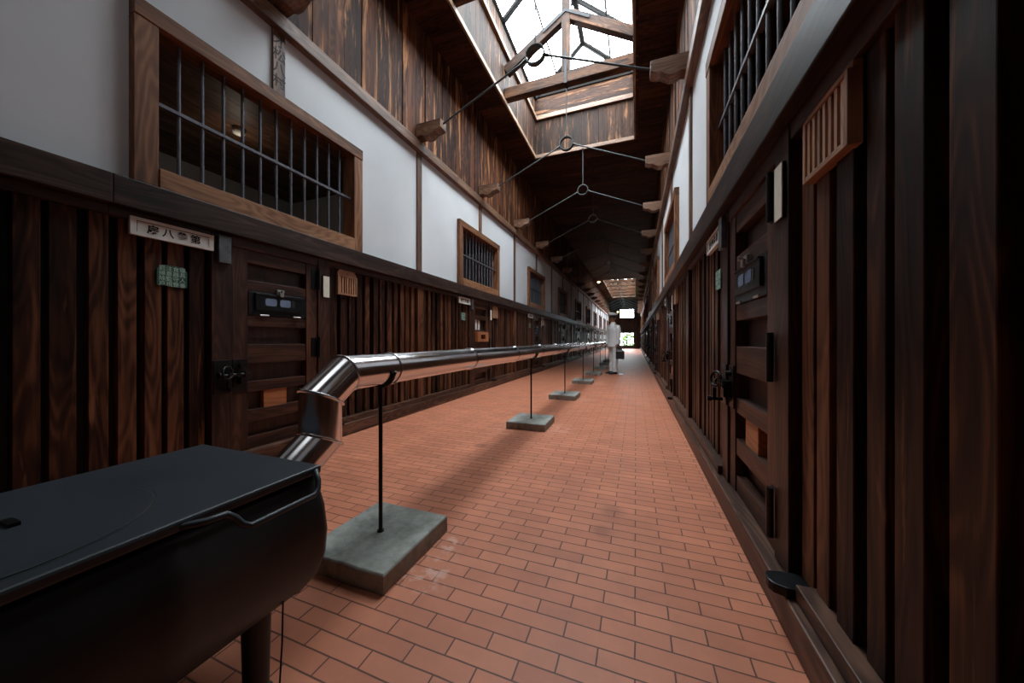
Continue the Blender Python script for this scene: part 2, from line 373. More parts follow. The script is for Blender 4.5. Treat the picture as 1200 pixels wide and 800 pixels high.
# end wall with a window above a glazed door
m = MB()
EX = [(-3.2, -1.72), (-0.16, 0.9)]
x = -3.3
while x < 1.0:
    x2 = min(x + 0.2, 1.0); mid = (x + x2) / 2
    if -1.74 < mid < -0.14: segs = [(1.85, 3.45), (4.55, 5.6)]
    else: segs = [(0, 5.6)]
    for a, b in segs: m.box(x + 0.002, x2 - 0.002, Y1 + random.uniform(0, 0.01), Y1 + 0.06, a, b)
    x = x2
m.box(-3.3, -1.74, Y1 + 0.065, Y1 + 0.09, 0, 5.6); m.box(-0.14, 1.0, Y1 + 0.065, Y1 + 0.09, 0, 5.6)
for a, b in ((1.85, 3.45), (4.55, 5.6)): m.box(-1.74, -0.14, Y1 + 0.065, Y1 + 0.09, a, b)
struct(m.build('wall_end', M['end']), 'plank wall closing the far end of the corridor', 'wall')
m = MB()
m.box(XL - 3.2, XR + 3.2, Y0 - 0.05, Y0, 0, 5.6)
struct(m.build('wall_back', M['plank']), 'plank wall behind the stove end of the corridor', 'wall')

def glazed(name, x0, x1, z0, z1, cols, rows, label, cat):
    r = empty(name, ((x0 + x1) / 2, Y1, z0)); struct(r, label, cat)
    w = (x1 - x0) / 2; h = z1 - z0; f = MB()
    f.box(-w, -w + 0.08, -0.03, 0.07, 0, h); f.box(w - 0.08, w, -0.03, 0.07, 0, h)
    f.box(-w, w, -0.03, 0.07, 0, 0.09); f.box(-w, w, -0.03, 0.07, h - 0.09, h)
    f.build('window_frame', M['sash'], r)
    g = MB()
    for i in range(1, cols): g.box(-w + 2 * w * i / cols - 0.035, -w + 2 * w * i / cols + 0.035, 0, 0.05, 0.09, h - 0.09)
    for j in range(1, rows): g.box(-w + 0.08, w - 0.08, 0.005, 0.045, h * j / rows - 0.025, h * j / rows + 0.025)
    g.build('muntin', M['sash'], r)
    p = MB(); p.add([(-w + 0.07, 0.03, 0.08), (w - 0.07, 0.03, 0.08), (w - 0.07, 0.03, h - 0.08), (-w + 0.07, 0.03, h - 0.08)], [(0, 1, 2, 3)])
    p.build('pane', M['glass'], r)
glazed('window_21', -1.74, -0.14, 3.45, 4.55, 2, 1, 'bright white window high in the far end wall', 'window')
# glazed door with a solid lower panel
glazed('door_21', -1.74, -0.14, 0.28, 1.85, 2, 3, 'glazed double door at the far end with greenery outside', 'door')
m = MB(); m.box(-1.74, -0.14, Y1 - 0.03, Y1 + 0.05, 0.0, 0.28)
trim(m.build('trim', M['belt']), 'dark kick board under the glazed end door')

# ------------------------------------------------------------------ the two cell walls
PLZ0, PLZ1 = 1.97, 3.67       # plaster band
def build_wall(s):
    loc, rz = side(s); wn = 'wall_left' if s == 'L' else 'wall_right'
    us = lambda y: (y if s == 'L' else -y)                    # corridor Y -> local y
    def place(o): o.location = loc; o.rotation_euler = (0, 0, rz); return o
    lo, hi = sorted((us(Y0), us(Y1)))
    # plaster band with window holes
    m = MB()
    cs = sorted(us(c) for c in CELLS)
    edges = [lo]
    for c in cs: edges += [c - 0.86, c + 0.86]
    edges.append(hi)
    for i in range(0, len(edges) - 1):
        if i % 2 == 0: m.box(-0.09, -0.012, edges[i], edges[i + 1], PLZ0 - 0.1, PLZ1 + 0.06)
        else:
            m.box(-0.09, -0.012, edges[i], edges[i + 1], PLZ0 - 0.1, PLZ0 + 0.05); m.box(-0.09, -0.012, edges[i], edges[i + 1], 3.05, PLZ1 + 0.06)
    struct(place(m.build(wn, M['plaster'])), 'white plaster band with barred windows on the ' + SIDEWORD[s], 'wall')
    # upper planking
    m = MB(); u = lo
    while u < hi:
        w = random.uniform(0.16, 0.26); u2 = min(u + w, hi)
        m.box(-0.05, -0.012 + random.uniform(-0.008, 0.008), u + 0.002, u2 - 0.002, 3.74, 5.6, tone=random.random())
        u = u2
    m.box(-0.08, -0.055, lo, hi, 3.72, 5.62, tone=0)
    struct(place(m.build(wn + '_upper', M['plank'])), 'weathered vertical planking above the plaster, ' + SIDEWORD[s], 'wall')
    # lattice of square slats in front of added black sheets painting the gaps dark
    m = MB()
    for c in cs:
        for a, b in ((-2.0, -0.49), (0.49, 2.0)): m.box(-0.09, -0.062, c + a, c + b, 0.0, 1.86, mi=1)
        for a, b in ((-1.925, -0.50), (0.50, 1.925)):
            n = 12; p = (b - a) / n
            for k in range(n):
                cu = c + a + (k + 0.5) * p + random.uniform(-0.009, 0.009); hw = random.uniform(0.034, 0.047)
                dx = random.uniform(-0.012, 0.004)
                m.box(-0.06, dx, cu - hw, cu + hw, 0.15, 1.80, tone=random.random())
    if lo < cs[0] - 2.0 - 0.1: m.box(-0.09, -0.03, lo, cs[0] - 2.0, 0, 1.86, mi=0)
    if hi > cs[-1] + 2.0 + 0.1: m.box(-0.09, -0.03, cs[-1] + 2.0, hi, 0, 1.86, mi=0)
    struct(place(m.build(wn + '_lower', [M['slat'], M['back']], bevel=0.003)), 'dark timber slat lattice between the doors, ' + SIDEWORD[s], 'wall')
    # rails
    bs = [('belt', 1.795, 1.968, 0.074, 'belt', 'broad dark belt rail below the plaster, '), ('head', 1.735, 1.797, 0.018, 'door', 'narrow head rail above the slats, '),
          ('cap', 3.67, 3.80, 0.062, 'stud', 'brown rail along the top of the plaster, ')]
    for nm, z0, z1, x1, mt, lb in bs:
        m = MB(); u = lo
        while u < hi - 0.01:
            u2 = min(u + 4.0, hi); m.box(-0.06, x1, u, u2, z0, z1); u = u2
        trim(place(m.build('trim', M[mt], bevel=0.005)), lb + SIDEWORD[s])
    m = MB(); m.box(-0.06, 0.075, lo, hi, 0.0, 0.125)
    o = place(m.build('baseboard_left' if s == 'L' else 'baseboard_right', M['sill'], bevel=0.006)); struct(o, 'lower timber plinth on the floor, ' + SIDEWORD[s], 'baseboard')
    m = MB()
    for c in cs:
        for a, b in ((-2.0, -0.50), (0.62, 2.0)): m.box(-0.06, 0.048, c + a + 0.002, c + b - 0.002, 0.127, 0.182)
    trim(place(m.build('trim', M['sill'], bevel=0.004)), 'upper sill strip under the slats, ' + SIDEWORD[s])
    # studs in the plaster (every 2 m) and posts between the lattices (every 4 m)
    for i in range(0, 21):
        yy = 2.0 * i
        if yy > Y1 - 0.1: continue
        on_window = i % 2 == 1
        m = MB(); u = us(yy)
        m.box(-0.05, 0.012, u - 0.05, u + 0.05, 3.10 if on_window else 1.968, 3.67)
        w = ORD[(i - 1) // 2] if on_window else None
        if on_window: lb = 'short brown stud above the %s barred window, %s' % (w, SIDEWORD[s])
        else: lb = 'tall brown stud in the plaster %s, %s' % ('before the first window' if i == 0 else 'just past the %s window' % ORD[i // 2 - 1], SIDEWORD[s])
        trim(place(m.build('trim', M['stud'])), lb)
        if not on_window:
            m = MB(); m.box(-0.06, 0.03, u - 0.066, u + 0.066, 0.127, 1.74)
            trim(place(m.build('trim', M['slat'], bevel=0.004)), 'thick dark post between slat panels %s, %s' % ('before the first door' if i == 0 else 'just past the %s door' % ORD[i // 2 - 1], SIDEWORD[s]))
    # dark rooms behind
    m = MB()
    m.box(-2.6, -2.55, lo, hi, 0, 3.36, mi=1); m.box(-2.6, -0.0, lo - 0.05, lo, 0, 3.7, mi=1); m.box(-2.6, -0.0, hi, hi + 0.05, 0, 3.7, mi=1)
    u = lo
    m.box(-2.6, -0.09, lo, hi, 3.34, 3.38, mi=0)
    x = -2.55
    while x < -0.1:
        m.box(x + 0.004, min(x + 0.2, -0.09), lo, hi, 3.30, 3.335, axis=1, mi=0); x += 0.2
    for c in cs: m.box(-2.55, -0.09, c - 2.03, c - 1.97, 0, 3.3, mi=1)
    struct(place(m.build(wn + '_inner', [M['stud'], M['plaster']])), 'dim cell rooms seen through the windows, ' + SIDEWORD[s], 'cell interior')
for s in 'LR': build_wall(s)

# writing on the short stud above the first window
t = text_mesh('才\n松\n八\n村', 0.115, M['fadedink'], 'stud_lettering', 0.001)
t.location = (XL + 0.0122, 2.0, 3.40)
tag(t, 'faded black brush characters on the short stud above the big window', 'lettering')

# ------------------------------------------------------------------ windows
def window_proto():
    r = empty('window_1')
    f = MB(); W, Z0, Z1 = 0.905, 1.975, 3.10
    f.box(-0.12, 0.045, -W, -W + 0.115, Z0, Z1 - 0.101); f.box(-0.12, 0.045, W - 0.115, W, Z0, Z1 - 0.101)
    f.build('window_frame', M['frame'], r, 0.004)
    f = MB(); f.box(-0.12, 0.05, -W, W, Z1 - 0.10, Z1 + 0.01, axis=1); f.build('head_piece', M['frame'], r, 0.004)
    f = MB(); f.box(-0.12, 0.052, -W + 0.116, W - 0.116, Z0 - 0.005, Z0 + 0.125, axis=1); f.build('window_sill', M['frame'], r, 0.004)
    n = 11
    b0 = None
    for k in range(n):
        u = -0.79 + 1.58 * (k + 1) / (n + 1)
        if b0 is None:
            b = MB(); b.tube([(-0.03, 0, Z0 + 0.10), (-0.03, 0, Z1 - 0.08)], 0.0115, 8)
            b0 = o = b.build('bar', M['bar'], r)
        else:
            o = b0.copy(); COL.objects.link(o)
        o.location = (0, u, 0)
    b = MB(); b.box(-0.042, -0.012, -0.80, 0.80, 2.53, 2.552); b.build('cross_bar', M['bar'], r)
    return r
W0 = window_proto()
wn = 0
for s in 'LR':
    for k, yc in enumerate(CELLS):
        wn += 1
        o = W0 if wn == 1 else copy_tree(W0)
        o.name = 'window_%d' % wn
        o.location, rz = cell_loc(s, yc); o.rotation_euler = (0, 0, rz)
        struct(o, '%s barred timber window on the %s' % (ORD[k], SIDEWORD[s]), 'window')

# ------------------------------------------------------------------ cell doors
RAILS = [(1.614, 1.715), (1.395, 1.478), (1.11, 1.197), (0.81, 0.963), (0.583, 0.666), (0.342, 0.437), (0.115, 0.221)]
def door_proto():
    r = empty('door_1')
    for sg in (-1, 1):
        f = MB(); f.box(-0.07, 0.024, sg * 0.365 + sg * 0.002, sg * 0.498, 0.127, 1.795); f.build('door_jamb', M['door'], r, 0.004)
    f = MB(); f.box(-0.07, 0.02, -0.364, 0.364, 1.718, 1.795); f.build('lintel', M['door'], r, 0.003)
    for sg in (-1, 1):
        f = MB(); f.box(-0.06, 0.012, sg * 0.25, sg * 0.362, 0.13, 1.715); f.build('stile', M['door'], r, 0.003)
    for z0, z1 in RAILS:
        f = MB(); f.box(-0.055, 0.006, -0.2495, 0.2495, z0, z1); f.build('door_rail', M['door'], r, 0.003)
    f = MB(); f.box(-0.075, -0.05, -0.30, 0.30, 0.12, 1.715, axis=2); f.build('back_board', M['recess'], r)
    # inspection hatch: iron plate, raised shutter with a slot, latch and two bright hinges
    h = MB(); h.box(-0.05, 0.012, -0.247, 0.247, 1.20, 1.392); ho = h.build('hatch_plate', M['iron'], r, 0.004)
    h = MB(); h.box(0.012, 0.026, -0.20, 0.20, 1.245, 1.375)
    for a, b in ((-0.20, 0.20),): h.box(0.012, 0.034, a, b, 1.37, 1.38)
    h.build('shutter', M['iron'], ho, 0.003)
    h = MB()
    for a, b in ((-0.125, -0.032), (-0.005, 0.09)):
        n = 8; pts = []
        for cx, cz, a0 in ((b - 0.016, 1.33, 0), (a + 0.016, 1.33, 90), (a + 0.016, 1.30, 180), (b - 0.016, 1.30, 270)):
            for j in range(4):
                t = math.radians(a0 + 30 * j); pts.append((cx + 0.016 * math.cos(t), cz + 0.016 * math.sin(t)))
        h.prism(pts, 0, 0.0262, 0.0285)
    h.build('peep_glass', M['hatchglass'], ho)
    h = MB(); h.prism([(0.098, 1.286), (0.128, 1.286), (0.128, 1.345), (0.098, 1.345)], 0, 0.0262, 0.0285); h.build('keyhole_slot', M['ink'], ho)
    h = MB(); h.box(0.012, 0.03, -0.03, 0.03, 1.385, 1.43); h.box(0.03, 0.045, -0.018, 0.018, 1.37, 1.412); h.tube([(0.045, 0, 1.415), (0.06, 0, 1.415)], 0.012, 10)
    h.build('hatch_latch', M['silver'], ho, 0.002)
    for u in (-0.13, 0.15):
        h = MB(); h.tube([(0.022, u - 0.035, 1.203), (0.022, u + 0.035, 1.203)], 0.007, 8); h.build('hatch_hinge', M['silver'], ho)
    # food slot block
    f = MB(); f.box(-0.045, -0.005, -0.12, 0.075, 0.43, 0.59, axis=1); f.build('food_slot', M['block'], r, 0.003)
    # lock: two plates, bolt housing, ring pull, turning lever
    f = MB(); f.box(0.024, 0.031, -0.49, -0.372, 0.60, 0.85); lk = f.build('lock_plate', M['iron'], r, 0.002)
    f = MB(); f.box(0.012, 0.020, -0.36, -0.255, 0.60, 0.85); lp = f.build('lock_plate', M['iron'], r, 0.002)
    f = MB(); f.tube([(0.055, -0.44, 0.735), (0.055, -0.27, 0.735)], 0.013, 10); f.tube([(0.05, -0.47, 0.735), (0.05, -0.455, 0.735)], 0.026, 12)
    for u in (-0.40, -0.345, -0.29): f.box(0.02, 0.07, u - 0.011, u + 0.011, 0.715, 0.757)
    f.build('lock_bolt', M['iron'], lk)
    f = MB(); f.ring((0.075, -0.425, 0.755), (0.7, 0.3, 0.1), 0.045, 0.008); f.build('ring_pull', M['iron'], lk)
    f = MB(); f.tube([(0.04, -0.42, 0.63), (0.10, -0.42, 0.63)], 0.011, 10); f.tube([(0.10, -0.42, 0.63), (0.125, -0.42, 0.63)], 0.018, 10)
    f.box(0.075, 0.095, -0.432, -0.408, 0.625, 0.70); f.build('turn_lever', M['iron'], lk)
    f = MB(); f.tube([(0.02, -0.31, 0.80), (0.05, -0.31, 0.80)], 0.017, 10); f.box(0.02, 0.06, -0.325, -0.295, 0.66, 0.72); f.build('hasp', M['iron'], lp)
    for z0 in (0.20, 0.83, 1.48):
        f = MB(); f.tube([(0.038, 0.363, z0), (0.038, 0.363, z0 + 0.20)], 0.013, 10)
        f.box(0.012, 0.017, 0.30, 0.362, z0 + 0.01, z0 + 0.19); f.build('door_hinge', M['iron'], r)
    # rounded iron pivot foot on the plinth
    f = MB(); pts = [(-0.02, 0.522), (0.06, 0.522)] + [(0.085 + 0.03 * math.cos(a), 0.57 + 0.045 * math.sin(a)) for a in [-0.9, -0.4, 0, 0.4, 0.9]] + [(0.07, 0.62), (-0.02, 0.62)]
    f.prism(pts, 2, 0.126, 0.16); f.build('pivot_foot', M['iron'], r, 0.004)
    return r
D0 = door_proto()
def door_open_hatch(src):
    """same door with its hatch let down: two pale bars and a wooden tray with a square mouth"""
    r = copy_tree(src)
    for ch in list(r.children):
        if ch.name.startswith(('hatch_plate', 'food_slot')):
            for g in list(ch.children): bpy.data.objects.remove(g)
            bpy.data.objects.remove(ch)
    for u in (-0.15, -0.02):
        f = MB(); f.box(-0.045, -0.02, u - 0.035, u + 0.035, 1.197, 1.395); f.build('hatch_bar', M['signframe'], r)
    f = MB()
    f.box(-0.04, 0.07, -0.245, -0.10, 0.965, 1.16); f.box(-0.04, 0.07, 0.10, 0.245, 0.965, 1.16)
    f.box(-0.04, 0.07, -0.10, 0.10, 0.965, 1.02); f.box(-0.04, 0.07, -0.10, 0.10, 1.105, 1.16)
    f.build('serving_box', M['block'], r, 0.003)
    return r
dn = 0
for s in 'LR':
    for k, yc in enumerate(CELLS):
        dn += 1
        o = D0 if dn == 1 else (door_open_hatch(D0) if (s, k) == ('L', 1) else copy_tree(D0))
        o.name = 'door_%d' % dn
        o.location, rz = cell_loc(s, yc); o.rotation_euler = (0, 0, rz)
        struct(o, '%s heavy railed cell door%s on the %s' % (ORD[k], ' with open hatch and wooden box' if (s, k) == ('L', 1) else ' with iron hatch and lock', SIDEWORD[s]), 'door')

# ------------------------------------------------------------------ things fixed beside each door
def at_cell(o, s, k, u=0.0, x=0.0, z=0.0):
    (a, b, c), rz = cell_loc(s, CELLS[k]); sg = 1 if s == 'L' else -1
    o.location = (a + sg * x, b + sg * u, z); o.rotation_euler = (0, 0, rz); return o
def sign_proto(body):
    r = empty('cell_sign')
    f = MB(); f.box(0, 0.022, -0.213, 0.213, -0.055, 0.055); f.build('board', M['signframe'], r, 0.002)
    f = MB()
    f.box(0.022, 0.027, -0.213, 0.213, 0.036, 0.055); f.box(0.022, 0.027, -0.213, 0.213, -0.055, -0.036)
    f.box(0.022, 0.027, -0.213, -0.185, -0.036, 0.036); f.box(0.022, 0.027, 0.185, 0.213, -0.036, 0.036); f.build('raised_border', M['signframe'], r)
    f = MB()
    for a, b, c, d in ((-0.185, 0.185, 0.0325, 0.0358), (-0.1848, -0.181, -0.036, 0.036)): f.box(0.0222, 0.0235, a, b, c, d)
    f.build('border_shadow_line', M['ink'], r)
    t = text_mesh(body, 0.06, M['ink'], 'lettering', 0.0012, 0.0006, 1.42); t.parent = r; t.location = (0.0235, 0.0, -0.007)
    return r
def plaque_proto():
    r = empty('notice_plaque')
    f = MB(); w, h = 0.078, 0.068
    f.prism([(-w, -h), (w, -h), (w, h * 0.55), (w * 0.72, h), (-w * 0.62, h), (-w, h * 0.55)], 0, 0, 0.008); f.build('board', M['green'], r, 0.002)
    t = text_mesh('罰注食寝\n掃意器具\n除監守人\n戸視整番', 0.034, M['greentext'], 'lettering', 0.0, 0.0004, 1.05); t.parent = r; t.location = (0.0085, 0, -0.006)
    return r
def rack_proto():
    r = empty('tally_rack')
    w, h, d = 0.125, 0.135, 0.034
    f = MB(); f.box(0, 0.012, -w + 0.01, w - 0.01, -h + 0.01, h * 0.55); f.build('back_board', M['rack'], r)
    f = MB(); f.prism([(-w, h * 0.5), (w, h * 0.5), (w, h * 0.7), (w * 0.72, h), (-w * 0.72, h), (-w, h * 0.7)], 0, 0.0, 0.022); f.build('crest_board', M['rack'], r, 0.002)
    for sg in (-1, 1):
        f = MB(); f.box(0, d, sg * w, sg * (w - 0.016), -h, h * 0.5); f.build('end_board', M['rack'], r, 0.002)
    f = MB(); f.box(0, d, -w + 0.016, w - 0.016, -h, -h + 0.018, axis=1); f.build('bottom_board', M['rack'], r, 0.002)
    f = MB(); f.box(0.022, d, -w + 0.016, w - 0.016, h * 0.42, h * 0.5, axis=1); f.build('top_slip', M['rack'], r)
    for k in range(7):
        u = -w + 0.016 + (2 * w - 0.032) * (k + 0.5) / 7
        f = MB(); f.box(0.012, 0.030, u - 0.0075, u + 0.0075, -h + 0.018, h * 0.40); f.build('divider', M['rack'], r)
    return r
def block_proto():
    f = MB(); f.box(0.0, 0.028, -0.04, 0.04, -0.10, 0.10); return f.build('grey_tag', M['zinc'], None, 0.003)
def card_proto():
    r = empty('card_holder')
    f = MB(); f.box(0, 0.010, -0.036, 0.036, -0.105, 0.105); f.build('backing', M['iron'], r)
    f = MB(); f.box(0.010, 0.0135, -0.030, 0.038, -0.103, 0.103); f.build('card', M['paper'], r)
    return r
NAMES = ['房八參第', '房九參第', '房拾四第', '房壹四第', '房貳四第', '房參四第', '房四四第', '房五四第', '房六四第', '房七四第']
NAMESR = ['房四參第', '房參參第', '房貳參第', '房壹參第']
SG = {}
P, R_, B_, C_ = plaque_proto(), rack_proto(), block_proto(), card_proto()
first = True
def use(p):
    return p if first else (copy_tree(p) if p.type == 'EMPTY' else copy_tree(p))
for s, ks in (('L', range(10)), ('R', range(4))):
    for k in ks:
        w = SIDEWORD[s]; o_ = ORD[k]
        sg = at_cell(sign_proto((NAMES if s == 'L' else NAMESR)[k]), s, k, -0.705, 0.012, 1.70)
        tag(sg, 'white framed cell sign with black characters by the %s door, %s' % (o_, w), 'sign', 'white cell signs')
        tag(at_cell(use(P), s, k, -0.707, -0.002, 1.425), 'small green enamel notice with pale writing by the %s door, %s' % (o_, w), 'plaque', 'green notices')
        tag(at_cell(use(R_), s, k, 0.745 if s == 'R' else 0.72, -0.006, 1.61 if s == 'L' else 1.65), 'pale wooden tally rack with upright dividers by the %s door, %s' % (o_, w), 'rack', 'wooden tally racks')
        tag(at_cell(use(B_), s, k, -0.427, 0.025, 1.67), 'grey blank tag on the jamb of the %s door, %s' % (o_, w), 'tag', 'grey tags on the jambs')
        tag(at_cell(use(C_), s, k, 0.442, 0.025, 1.525 if s == 'L' else 1.565), 'cream card on the hinge-side jamb of the %s door, %s' % (o_, w), 'card', 'cream cards on the jambs')
        first = False

# ------------------------------------------------------------------ skylights and their trusses
def skylight(idx, a, b, word):
    r = empty('skylight', (RIDGE, (a + b) / 2, CEIL)); struct(r, 'glazed roof lantern over the corridor, %s' % word, 'skylight')
    hw = (SKX1 - SKX0) / 2; hl = (b - a) / 2; ZT, ZB, ZE, ZR = 0.95, 1.50, 1.42, 2.5
    def boards(fixed, lo, hi, z0, z1, alongx, horizontal=False):
        m = MB()
        if horizontal:
            z = z0
            while z < z1 - 0.01:
                z2 = min(z + 0.2, z1); t0 = fixed + random.uniform(0, 0.006)
                if alongx: m.box(lo, hi, t0, fixed + 0.04, z + 0.002, z2 - 0.002, axis=0)
                else: m.box(t0, fixed + 0.04, lo, hi, z + 0.002, z2 - 0.002, axis=1)
                z = z2
        else:
            u = lo
            while u < hi - 0.01:
                u2 = min(u + random.uniform(0.15, 0.22), hi); t0 = fixed + random.uniform(0, 0.006)
                if alongx: m.box(u + 0.002, u2 - 0.002, t0, fixed + 0.04, z0, z1, axis=2)
                else: m.box(t0, fixed + 0.04, u + 0.002, u2 - 0.002, z0, z1, axis=2)
                u = u2
        return m
    for sg in (-1, 1):
        f = hw + 0.0 if sg > 0 else -hw - 0.04
        boards(f, -hl, hl, -0.01, ZE, False).build('side_boards', M['well'], r)
        g = hl if sg > 0 else -hl - 0.04
        boards(g, -hw, hw, -0.01, ZT, True).build('end_boards', M['well'], r)
        boards(g, -hw, hw, ZT, ZB, True, True).build('upper_end_boards', M['well'], r)
        bk = MB(); bk.box(sg * (hw + 0.041), sg * (hw + 0.06), -hl - 0.06, hl + 0.06, 0.05, ZE)
        bk.box(-hw - 0.06, hw + 0.06, sg * (hl + 0.041), sg * (hl + 0.06), 0.05, ZB); bk.build('outer_skin', M['back'], r)
        m = MB(); m.box(sg * hw, sg * (hw - 0.035), -hl, hl, -0.035, 0.045); m.build('opening_lip', M['lip'], r, 0.003)
        m = MB(); m.box(-hw + 0.036, hw - 0.036, sg * hl, sg * (hl - 0.035), -0.035, 0.045); m.build('opening_lip', M['lip'], r, 0.003)
        m = MB(); m.box(sg * hw, sg * (hw - 0.06), -hl, hl, ZT - 0.03, ZT + 0.05); m.build('ledge', M['lip'], r, 0.003)
        m = MB(); m.box(-hw + 0.061, hw - 0.061, sg * hl, sg * (hl - 0.06), ZT - 0.05, ZT + 0.05); m.build('ledge', M['lip'], r, 0.003)
        # sloping sashes
        n = int(round((b - a) / 1.0)); slope = math.hypot(hw, ZR - ZE); ang = math.atan2(ZR - ZE, hw)
        for k in range(n):
            y0 = -hl + (b - a) * k / n; y1 = -hl + (b - a) * (k + 1) / n
            Mx = Matrix.Translation((sg * hw, 0, ZE)) @ Matrix.Rotation(PI if sg > 0 else 0, 4, 'Z') @ Matrix.Rotation(-ang, 4, 'Y')
            sm = MB(); yy = (y0, y1) if sg < 0 else (-y1, -y0)
            t = 0.036
            sm.box(0, slope, yy[0] + 0.012, yy[0] + 0.012 + t, -0.02, 0.03, Mx); sm.box(0, slope, yy[1] - 0.012 - t, yy[1] - 0.012, -0.02, 0.03, Mx)
            sm.box(0, 0.05, yy[0] + 0.012, yy[1] - 0.012, -0.02, 0.03, Mx); sm.box(slope - 0.05, slope, yy[0] + 0.012, yy[1] - 0.012, -0.02, 0.03, Mx)
            sm.box(slope * 0.46, slope * 0.46 + 0.025, yy[0] + 0.03, yy[1] - 0.03, -0.012, 0.025, Mx)
            so = sm.build('sash', M['sash'], r)
            p = MB(); p.add([Mx @ Vector(q) for q in ((0.02, yy[0] + 0.02, 0), (slope - 0.02, yy[0] + 0.02, 0), (slope - 0.02, yy[1] - 0.02, 0), (0.02, yy[1] - 0.02, 0))], [(0, 1, 2, 3)])
            p.build('pane', M['glass'], so)
        # gable lights
        zb = ZB; tx = hw * (ZR - zb) / (ZR - ZE)
        m = MB(); y = sg * (hl + 0.0)
        m.beam((-tx, y, zb), (0, y, ZR), 0.06, 0.08); m.beam((tx, y, zb), (0, y, ZR), 0.06, 0.08); m.beam((-hw, y, zb), (hw, y, zb), 0.07, 0.07)
        for x in (-0.5, 0.5): m.beam((x, y, zb), (x, y, zb + (ZR - zb) * (1 - 0.5 / tx)), 0.03, 0.03)
        go = m.build('gable_frame', M['sash'], r)
        p = MB(); p.add([(-tx, y, zb), (tx, y, zb), (0, y, ZR)], [(0, 1, 2)]); p.build('pane', M['glass'], go)
        m = MB(); m.add([(-hw - .04, y, ZE - .02), (hw + .04, y, ZE - .02), (tx, y, zb), (-tx, y, zb)], [(0, 1, 2, 3)]); m.build('gable_infill', M['well'], r)
    m = MB(); m.box(-0.05, 0.05, -hl, hl, ZR - 0.06, ZR + 0.04); m.build('ridge_bar', M['sash'], r)
    return r
skylight(1, *SKY[0], 'above the stovepipe')
skylight(2, *SKY[1], 'distant one near the end wall')

def truss_proto():
    r = empty('roof_truss')
    hw = (SKX1 - SKX0) / 2
    m = MB(); m.box(-hw + 0.001, hw - 0.001, -0.075, 0.075, 0.07, 0.27); m.build('tie_beam', M['truss'], r, 0.008)
    m = MB(); m.box(-0.075, 0.075, -0.075, 0.075, 0.271, 2.44); m.build('king_post', M['truss'], r, 0.008)
    for sg in (-1, 1):
        m = MB(); m.beam((sg * (hw - 0.01), 0, 0.62), (sg * 0.06, 0, 1.30), 0.13, 0.17); m.build('brace', M['truss'], r, 0.008)
    m = MB(); m.box(-0.022, 0.022, -0.084, -0.0755, 0.06, 0.62); m.box(-0.022, 0.022, -0.084, 0.084, 0.055, 0.068); m.build('iron_strap', M['iron'], r)
    m = MB(); m.beam((-0.42, -0.084, 1.10), (0, -0.084, 1.36), 0.01, 0.045); m.beam((0, -0.084, 1.36), (0.42, -0.084, 1.10), 0.01, 0.045); m.build('iron_strap', M['iron'], r)
    return r
T0 = truss_proto()
ty = [4.0, 6.0] + [28.0 + 2 * k for k in range(5)]
for i, y in enumerate(ty):
    o = T0 if i == 0 else copy_tree(T0)
    o.location = (RIDGE, y, CEIL)
    tag(o, ['weathered timber truss at the head of the big skylight, mostly out of view', 'weathered timber truss with king post and braces in the big skylight'][i] if i < 2
        else '%s timber truss inside the distant skylight, counted from the stove end' % ORD[i - 2], 'roof truss', 'skylight trusses')

# ------------------------------------------------------------------ tie rods with rings and carved brackets
def tie_proto():
    r = empty('tie_rod')
    hx = (XR - XL) / 2; zr, zb, tip = 0.62, 0.0, hx - 0.40
    for sg in (-1, 1):
        # carved end: nosed bracket with an ogee underside, running back to the wall
        pr = [(sg * (hx + 0.0), 0.10), (sg * (tip), 0.10), (sg * tip, -0.015), (sg * (tip + 0.06), -0.045), (sg * (tip + 0.10), -0.04), (sg * (tip + 0.13), -0.065), (sg * (tip + 0.19), -0.105), (sg * (tip + 0.26), -0.105), (sg * (tip + 0.30), -0.08), (sg * (hx + 0.0), -0.09)]
        m = MB()
        n = len(pr); V = [(a, -0.075, c) for a, c in pr] + [(a, 0.075, c) for a, c in pr]
        m.add(V, [tuple(range(n)), tuple(range(2 * n - 1, n - 1, -1))] + [(i, (i + 1) % n, n + (i + 1) % n, n + i) for i in range(n)])
        m.build('carved_bracket', M['stud'], r, 0.006)
        a = Vector((sg * 0.115, 0, zr - 0.03)); b = Vector((sg * (tip + 0.05), 0, 0.04))
        m = MB(); m.tube([b, a], 0.0125, 8); m.tube([a + (b - a) * 0.0, a + (b - a) * 0.04], 0.02, 8); m.build('rod', M['rod'], r)
    m = MB(); m.ring((0, 0, zr), (0, 1, 0), 0.118, 0, 32, flat=(0.014, 0.07)); m.build('ring', M['rod'], r)
    return r
def hanger(L, parent, flange):
    m = MB(); m.tube([(0, 0, 0.62 + 0.12), (0, 0, 0.62 + 0.12 + L)], 0.010, 8)
    if flange: m.tube([(0, 0, 0.62 + 0.10 + L), (0, 0, 0.62 + 0.12 + L)], 0.045, 12)
    m.build('hanger', M['rod'], parent)
R0 = tie_proto()
def under_sky(y): return any(a < y < b for a, b in SKY)
Zt = 3.94
protos = {}
for L, fl in ((CEIL + 0.07 - Zt - 0.74, False), (CEIL - 0.01 - Zt - 0.74, True)):
    p = R0 if not protos else copy_tree(R0)
    if protos:
        for ch in list(p.children):
            if ch.name.startswith('hanger'): bpy.data.objects.remove(ch)
    hanger(L, p, fl); protos[fl] = p
usedp = set()
